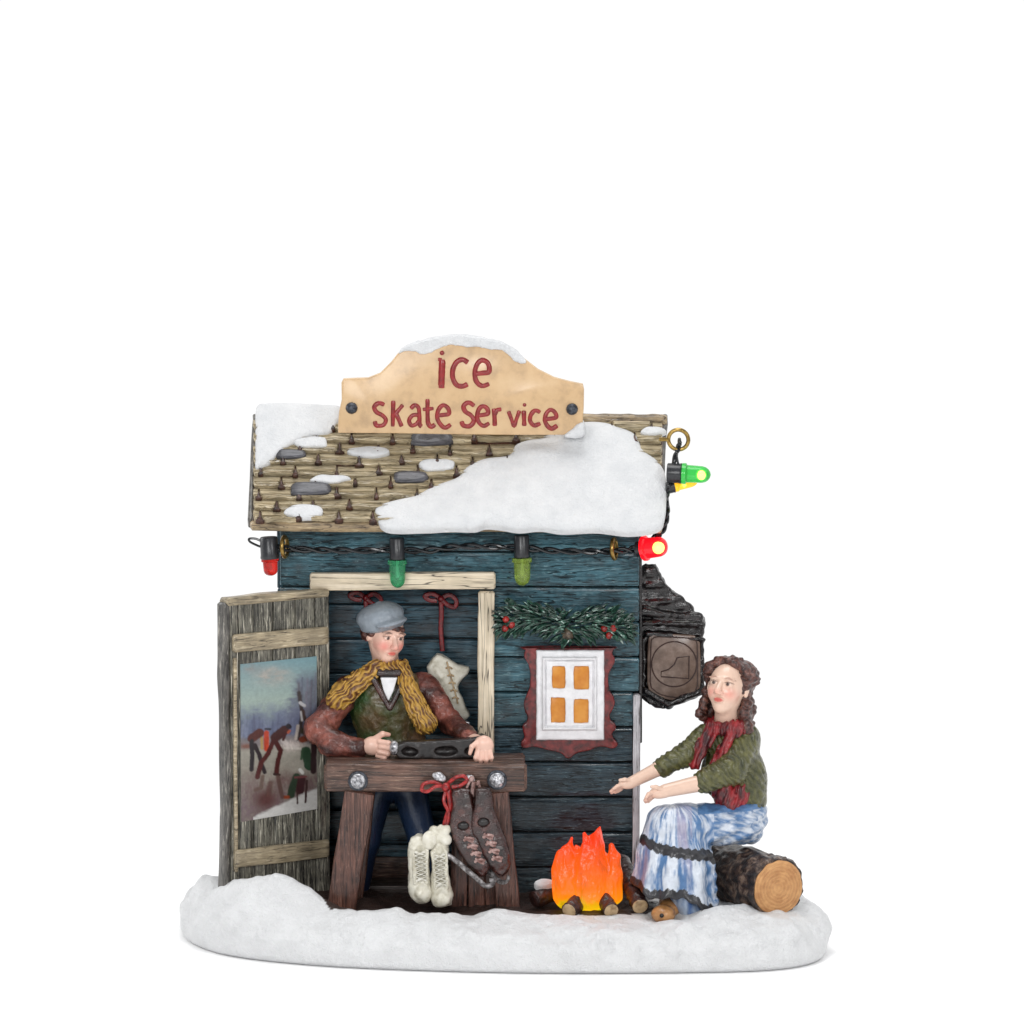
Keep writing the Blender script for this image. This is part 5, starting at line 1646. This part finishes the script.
for (c_, r_), lb in ((((439, 776, -4), 5.6), 'crumpled silver nail beside the red bow on the bench'), (((470.5, 777.5, -4), 3.8), 'small silver nail above the brown skates on the bench')):
    S = Sdf(.6, 1)
    S.ell(c_, (r_, r_ * .8, 3.4)); S.ell((c_[0] + r_ * .6, c_[1] + 1.6, -4), (r_ * .7, r_ * .6, 3.2)); S.ell((c_[0] - r_ * .6, c_[1] - 1, -3), (r_ * .6, r_ * .6, 3.0))
    S.post = lambda p, d: d + .5 * noise(p, 2.6, 2)
    tag(MB().add(S.mesh(RGm)).build('bench_nail', M['steel'], sharp=0), lb, 'nail')

# ================================================================ brown skates hung at the right leg
BKG = local(-1.05)
BOUT = {41: [(453, 789), (470, 788), (474, 802), (477, 814), (484, 828), (492, 850), (491, 866), (484, 876), (474, 872), (463, 858), (455, 843), (450, 828), (451, 814), (453, 802)],
        47: [(476, 787), (490, 788), (493, 802), (496, 814), (503, 830), (510, 852), (510, 866), (503, 875), (494, 871), (485, 858), (478, 842), (471, 826), (472, 814), (475, 802)]}
def brown_skate(col_, mid, toe, lab, sd, blade):
    col_, mid, toe = [np.array(q, float) for q in (col_, mid, toe)]
    sk = thing('ice_skate', lab, 'ice skate', BKG(toe + [0, 8, 0]), 'brown skates hung from the bench')
    S = Sdf(.7, 4)
    out = BOUT[sd]
    S.add(f_poly(curve(out, 2, True), col_[2] - 10, col_[2] + 10, 5.5))
    S.cone(mid, toe, 8.5, 8.0)
    S.ell(col_ + [-.5, -3, -11], (6.2, 4.6, 5), 1, None, None, True)
    S.post = lambda p, d: d + .7 * noise(p, 5, sd)
    b_ = MB().add(S.mesh(BKG)).build('boot', M['boot_brown'], sk, sharp=0)
    MB().add(ball(BKG(col_ + [-.5, -3, -7.4]), .064, 14, 8, (1.0, .55, .72))).build('boot_opening', M['dark'], b_)
    mb = MB()
    for i in range(4):
        c = col_ + (toe - col_) * (.28 + .2 * i) + np.array([0, 0, -10.6])
        q = curve([c + [-4.8, 1.5, 1.5], c + [0, -1.2, -.6], c + [4.8, .2, 1.5]], 4)
        mb.add(tube(BKG(q), .017, 6))
        q = curve([c + [-4.0, -2.2, 1.2], c + [0, 1.4, -.6], c + [4.2, 3.0, 1.2]], 4)
        mb.add(tube(BKG(q), .013, 6))
    mb.build('lace', M['lace_pink'], b_)
    mb = MB()
    q = curve(blade, 8)
    w = np.full(len(q), .030); w[-5:] = .04
    mb.add(tube(BKG(q), w * .85, 8, sq=.45, nrm=(0, -1, 0)))
    mb.build('blade', M['blade'], sk)
brown_skate((464, 827, -2), (473, 845, -5), (482, 862, -6), 'brown leather skate with a silver blade curling out along its lower edge', 41,
            [(446, 853, -8), (456, 859, -10), (467, 868, -12), (477, 876, -14), (485, 883, -15), (492, 882, -15), (493, 876, -14)])
brown_skate((484, 823, -6), (492, 841, -10), (499, 859, -11), 'brown leather skate hung closest to the bench\'s splayed right leg', 47,
            [(478, 858, 4), (488, 870, 0), (498, 879, -8), (506, 879, -16), (509, 873, -18)])
mb = MB()
RB_ = local(-1.03)
mb.add(tube(RB_(curve([(474, 781, -4), (472, 795, -6), (472, 808, -6), (474, 818, -9)], 8)), .022, 8))
mb.add(tube(RB_(curve([(478, 780, -4), (482, 796, -6), (484, 808, -8), (484, 817, -9)], 8)), .014, 8))
mb.add(tube(RB_(curve([(470, 780, -4), (464, 794, -6), (461, 808, -6), (463, 819, -7)], 8)), .014, 8))
mb.add(ball(RB_(np.array([471.5, 778, -5])), .03)); mb.add(ball(RB_(np.array([478, 783, -5])), .022))
tag(mb.build('skate_laces', M['lace_pink']), 'dull pink laces holding the brown skates on the bench front', 'laces')

# ================================================================ things on the back wall inside
IY = Y_IN - .10
IG = local(IY)
IG0 = IG; IG = local(.30)
sk = thing('ice_skate', 'pale white skate with brown blade hung on the inside wall', 'ice skate', IG(np.array([455, 724, 0])))
S = Sdf(.8, 3)
o = [(437, 653), (447, 657), (458, 664), (469, 666), (468, 673), (461, 680), (458, 686), (462, 696), (467, 708), (470, 715), (463, 720), (453, 720), (446, 708), (439, 692), (432, 678), (427, 666)]
S.add(f_poly(curve(o, 2, True), -11, 5, 4))
S.cone((433, 667, -8), (441, 676, -10), 3, 3)
S.post = lambda p, d: d + .7 * noise(p, 8, 2)
MB().add(S.mesh(IG)).build('boot', M['boot_white'], sk, sharp=0)
mb = MB()
mb.add(timber(IG(np.array([442, 698, -10])), IG(np.array([458, 718, -11])), (0, -1, 0), .055, .05, .01, .004, seed=401), 0)
mb.build('sole', M['boot_brown'], sk)
mb = MB()
for i in range(5):
    x_, y_ = 449 + i * 1.6, 666 + i * 7.5
    mb.add(tube(IG(curve([(x_ - 3, y_ + 1, -12.0), (x_, y_ - .6, -12.6), (x_ + 3.4, y_ + 1.2, -12.0)], 4)), .009, 6))
mb.add(tube(IG(curve([(447, 660, -12.2), (450, 672, -12.6), (455, 690, -12.4), (458, 702, -12)], 6)), .008, 6))
mb.build('lace', M['cut_tan'], sk)
mb = MB(); mb.add(timber(IG(np.array([449, 716, -10])), IG(np.array([470, 722, -11])), (0, -1, 0), .03, .03, .008, .002, seed=402)); mb.build('blade', M['steel'], sk)
IG = IG0
def lace_bow(x, y, y2, lab, flip):
    mb = MB()
    f = lambda p, r, sq=.7: mb.add(tube(IG(curve(p, 8)), r / 100, 8, sq=sq, nrm=(0, -1, 0)))
    f([(x, y, -6), (x + .5, y + 15, -7), (x, y + 30, -7), (x + 1.5, y2, -7)], 2.5)
    f([(x, y, -6), (x + 8, y - 4, -7), (x + 15, y + 1, -7), (x + 14, y + 8, -7), (x + 7, y + 6, -8), (x, y, -8)], 2.4)
    f([(x, y, -6), (x - 8, y - 5, -7), (x - 16, y - 3, -7), (x - 12, y + 1, -7), (x - 4, y + 2, -8)], 2.4)
    mb.add(ball(IG(np.array([x, y, -7.])), .036))
    tag(mb.build('red_lace', M['ribbon_in']), lab, 'lace')
lace_bow(441, 598, 650, 'dark red lace bow above the white skate inside the hut', 1)
lace_bow(366, 597, 640, 'dark red lace bow behind the man\'s grey cap', -1)

# ================================================================ fire
FY = -1.0
FG = local(FY)
S = Sdf(.8, 4)
for pts, rs in (([(588, 898, 0), (590, 868, -2), (594, 846, -2), (600, 827, -2)], [23, 18.5, 9.5, 1.8]),
                ([(586, 880, -6), (587, 848, -6), (584, 833, -5)], [17, 7.5, 1.8]),
                ([(569, 896, 0), (566, 872, 0), (567, 850, 0), (571, 839, 0)], [17, 14, 7, 1.8]),
                ([(566, 890, -6), (560, 868, -6), (560, 853, -6)], [12, 8, 3.5]),
                ([(608, 896, 0), (613, 874, 0), (614, 858, 0), (612, 846, 0)], [15, 10.5, 5.8, 1.6]),
                ([(598, 890, 10), (600, 862, 10), (597, 846, 10)], [14, 9, 3.0]),
                ([(576, 898, 12), (574, 866, 12), (578, 850, 10)], [14, 10, 3.0])):
    S.chain(pts, [q * .93 for q in rs], 2.2)
S.post = lambda p, d: np.maximum(d + 1.4 * noise(p * np.array([1, .35, 1]), 7, 3) + 3.2 * np.abs(noise(p * np.array([1, .26, 1]), 6, 8)) - 1.2 + .5 * noise(p * np.array([1, .6, 1]), 3.5, 5) + 3.0 * np.clip((p[..., 1] - 893) / 14, 0, 1) ** 2, p[..., 1] - 909)
fl = MB().add(S.mesh(FG)).build('campfire_flame', M['flame'], sharp=0)
tag(fl, 'glowing orange campfire flames in front of the blue hut', 'fire')
def firewood(a, b, ra, Y, lab, endcol='cut_tan', sd=0):
    Lg = local(Y)
    lg = thing('firewood_log', lab, 'log', Lg(np.array([(a[0] + b[0]) / 2, max(a[1], b[1]) + ra, 0])), 'logs around the fire')
    S = Sdf(.8, 2)
    a = np.array(a, float); b = np.array(b, float)
    d = unit(b - a)
    S.cone(a, b, ra, ra * .92)
    def post_l(p, dd):
        dd = dd + 1.0 * noise(p, 6, sd) + .5 * noise(p, 3, sd + 2)
        return np.maximum(np.maximum(dd, (p - b) @ d.astype(np.float32)), -(p - a) @ d.astype(np.float32))
    S.post = post_l
    MB().add(S.mesh(Lg)).build('bark', M['firewood'], lg, sharp=0)
    e = MB()
    th = np.arange(16) / 16 * 2 * math.pi
    u = unit(np.cross(d, [0, 0.3, 1])); v = np.cross(d, u)
    S2 = [b + d * h_ + (ra * .84 * q) * (np.cos(th)[:, None] * u + np.sin(th)[:, None] * v) for h_, q in ((-.8, 1), (.5, .98), (.9, .88))]
    V, F = loft([Lg(s_) for s_ in S2])
    e.add((V, F)); e.build('cut_end', M[endcol], lg)
firewood((588, 898, 22), (569, 909, -10), 9.0, -1.18, 'short charred log in front of the flames, nearest the workbench', sd=3)
firewood((600, 896, 22), (611, 909, -10), 8.8, -1.18, 'short charred log in front of the flames, nearest the seated woman', sd=6)
firewood((622, 872, 60), (640, 905, -8), 9.5, -1.10, 'long charred log running from behind the fire to the woman\'s hem', sd=9)
firewood((562, 892, 18), (534, 900, 0), 9.0, -.95, 'snow dusted charred log between the flames and the bench', 'firewood', sd=12)
firewood((640, 880, 34), (612, 893, 14), 8, -1.0, 'charred log half hidden behind the flames', 'firewood', sd=14)
sn = MB().add(puff([(534, 884), (541, 880), (551, 881), (556, 884), (548, 887), (538, 889)], (545, 884.5), lambda p: local(-.95)(np.stack([p[..., 0], p[..., 1] - p[..., 2] * .7, 2 - p[..., 2] * .6], -1)), 4, 5, .6, 5, k=4, back=4))
o_ = sn.build('snow_clump', M['snow']); tag(o_, 'small snow clump on the log between fire and bench', 'snow')

# ================================================================ the log she sits on
end = P(778, 888, -1.10)
AX = unit(np.array([.466, -.885, .0]))
LEN = 1.32
log = thing('seat_log', 'thick bark log with pale sawn end, under the seated woman', 'log', end - AX * LEN / 2 - [0, 0, .3])
n, m = 44, 90
back = end - AX * LEN
u = np.array([0, 0, 1.0]); v = np.cross(AX, u)
th = np.arange(m) / m * 2 * math.pi
rings = []
for i in range(n):
    t_ = i / (n - 1)
    c = back + AX * LEN * t_
    dirs = np.cos(th)[:, None] * u + np.sin(th)[:, None] * v
    q = c + dirs * .3
    r_ = .302 + .020 * noise(np.column_stack([np.cos(th) * 2.2, np.sin(th) * 2.2, np.full(m, t_ * 5)]), .5, 3) + .018 * noise(np.column_stack([np.cos(th) * 5, np.sin(th) * 5, np.full(m, t_ * 9)]), .6, 5)
    if i == n - 1: r_ = r_ - .014
    rings.append(c + dirs * r_[:, None])
V, F = loft(np.array(rings))
MB().add((V, F)).build('bark', M['bark'], log)
R_ = [(-.01, .272), (.012, .270), (.020, .255), (.0225, .18), (.0225, .08)]
rings = []
for h_, r0 in R_:
    rr = r0 * (1 + .03 * noise(np.column_stack([np.cos(th) * 2.2, np.sin(th) * 2.2, np.full(m, 5.)]), .5, 3))
    rings.append(end + AX * h_ + (np.cos(th)[:, None] * u + np.sin(th)[:, None] * v) * rr[:, None])
V, F = loft(np.array(rings))
MB().add((V, F)).build('cut_end', M['log_end'], log, loc=end)

# ================================================================ camera and light
cam = bpy.data.cameras.new('camera'); co = bpy.data.objects.new('camera', cam); COL.objects.link(co)
cam.sensor_width = 36; cam.lens = 36 * DIST / 10.24; cam.clip_start = 1; cam.clip_end = 400
co.location = tuple(CAM); co.rotation_euler = (math.pi / 2 - ELEV, 0, 0)
sc = bpy.context.scene; sc.camera = co

w = bpy.data.worlds.new('World'); sc.world = w; w.use_nodes = True
nt = w.node_tree; bg = nt.nodes['Background']
tc = nt.nodes.new('ShaderNodeTexCoord'); sp = nt.nodes.new('ShaderNodeSeparateXYZ'); nt.links.new(tc.outputs['Generated'], sp.inputs[0])
rp = nt.nodes.new('ShaderNodeValToRGB'); mr = nt.nodes.new('ShaderNodeMapRange'); mr.inputs['From Min'].default_value = -1; mr.inputs['From Max'].default_value = 1
nt.links.new(sp.outputs['Y'], mr.inputs['Value']); nt.links.new(mr.outputs[0], rp.inputs[0])
WF = .30
rp.color_ramp.elements[0].position = .30; rp.color_ramp.elements[0].color = (WF, WF, WF * 1.03, 1)
rp.color_ramp.elements[1].position = .50; rp.color_ramp.elements[1].color = (1.03, 1.03, 1.03, 1)
nt.links.new(rp.outputs[0], bg.inputs['Color']); bg.inputs['Strength'].default_value = 1.0


def area(name, loc, target, size, power, col=(1, 1, 1)):
    l = bpy.data.lights.new(name, 'AREA'); l.shape = 'DISK'; l.size = size; l.energy = power; l.color = col
    o = bpy.data.objects.new(name, l); COL.objects.link(o); o.location = loc
    from mathutils import Vector
    o.rotation_euler = (Vector(target) - Vector(loc)).to_track_quat('-Z', 'Y').to_euler()
    return o


area('softbox_front', (-6, -19, 9.5), (0, 0, 2.4), 7, 1250)
area('flash', (3, -32, 11), (0, 0, 2.4), 1.3, 900)
area('floor_fill', (-15, 3, 9), (-3, 0, 0), 5, 420)  # added fill lamp, lightens the contact shadow on the table beside the base
area('softbox_side', (10, -15, 10), (0, 0, 2), 6, 700)
area('softbox_top', (0, -1, 20), (0, 0, 1), 10, 1250)
v = sc.view_settings
v.view_transform = 'Standard'; v.look = 'None'; v.exposure = 0; v.gamma = 1; v.use_curve_mapping = False
sc.render.resolution_x = sc.render.resolution_y = 1024
sc.cycles.max_bounces = 8
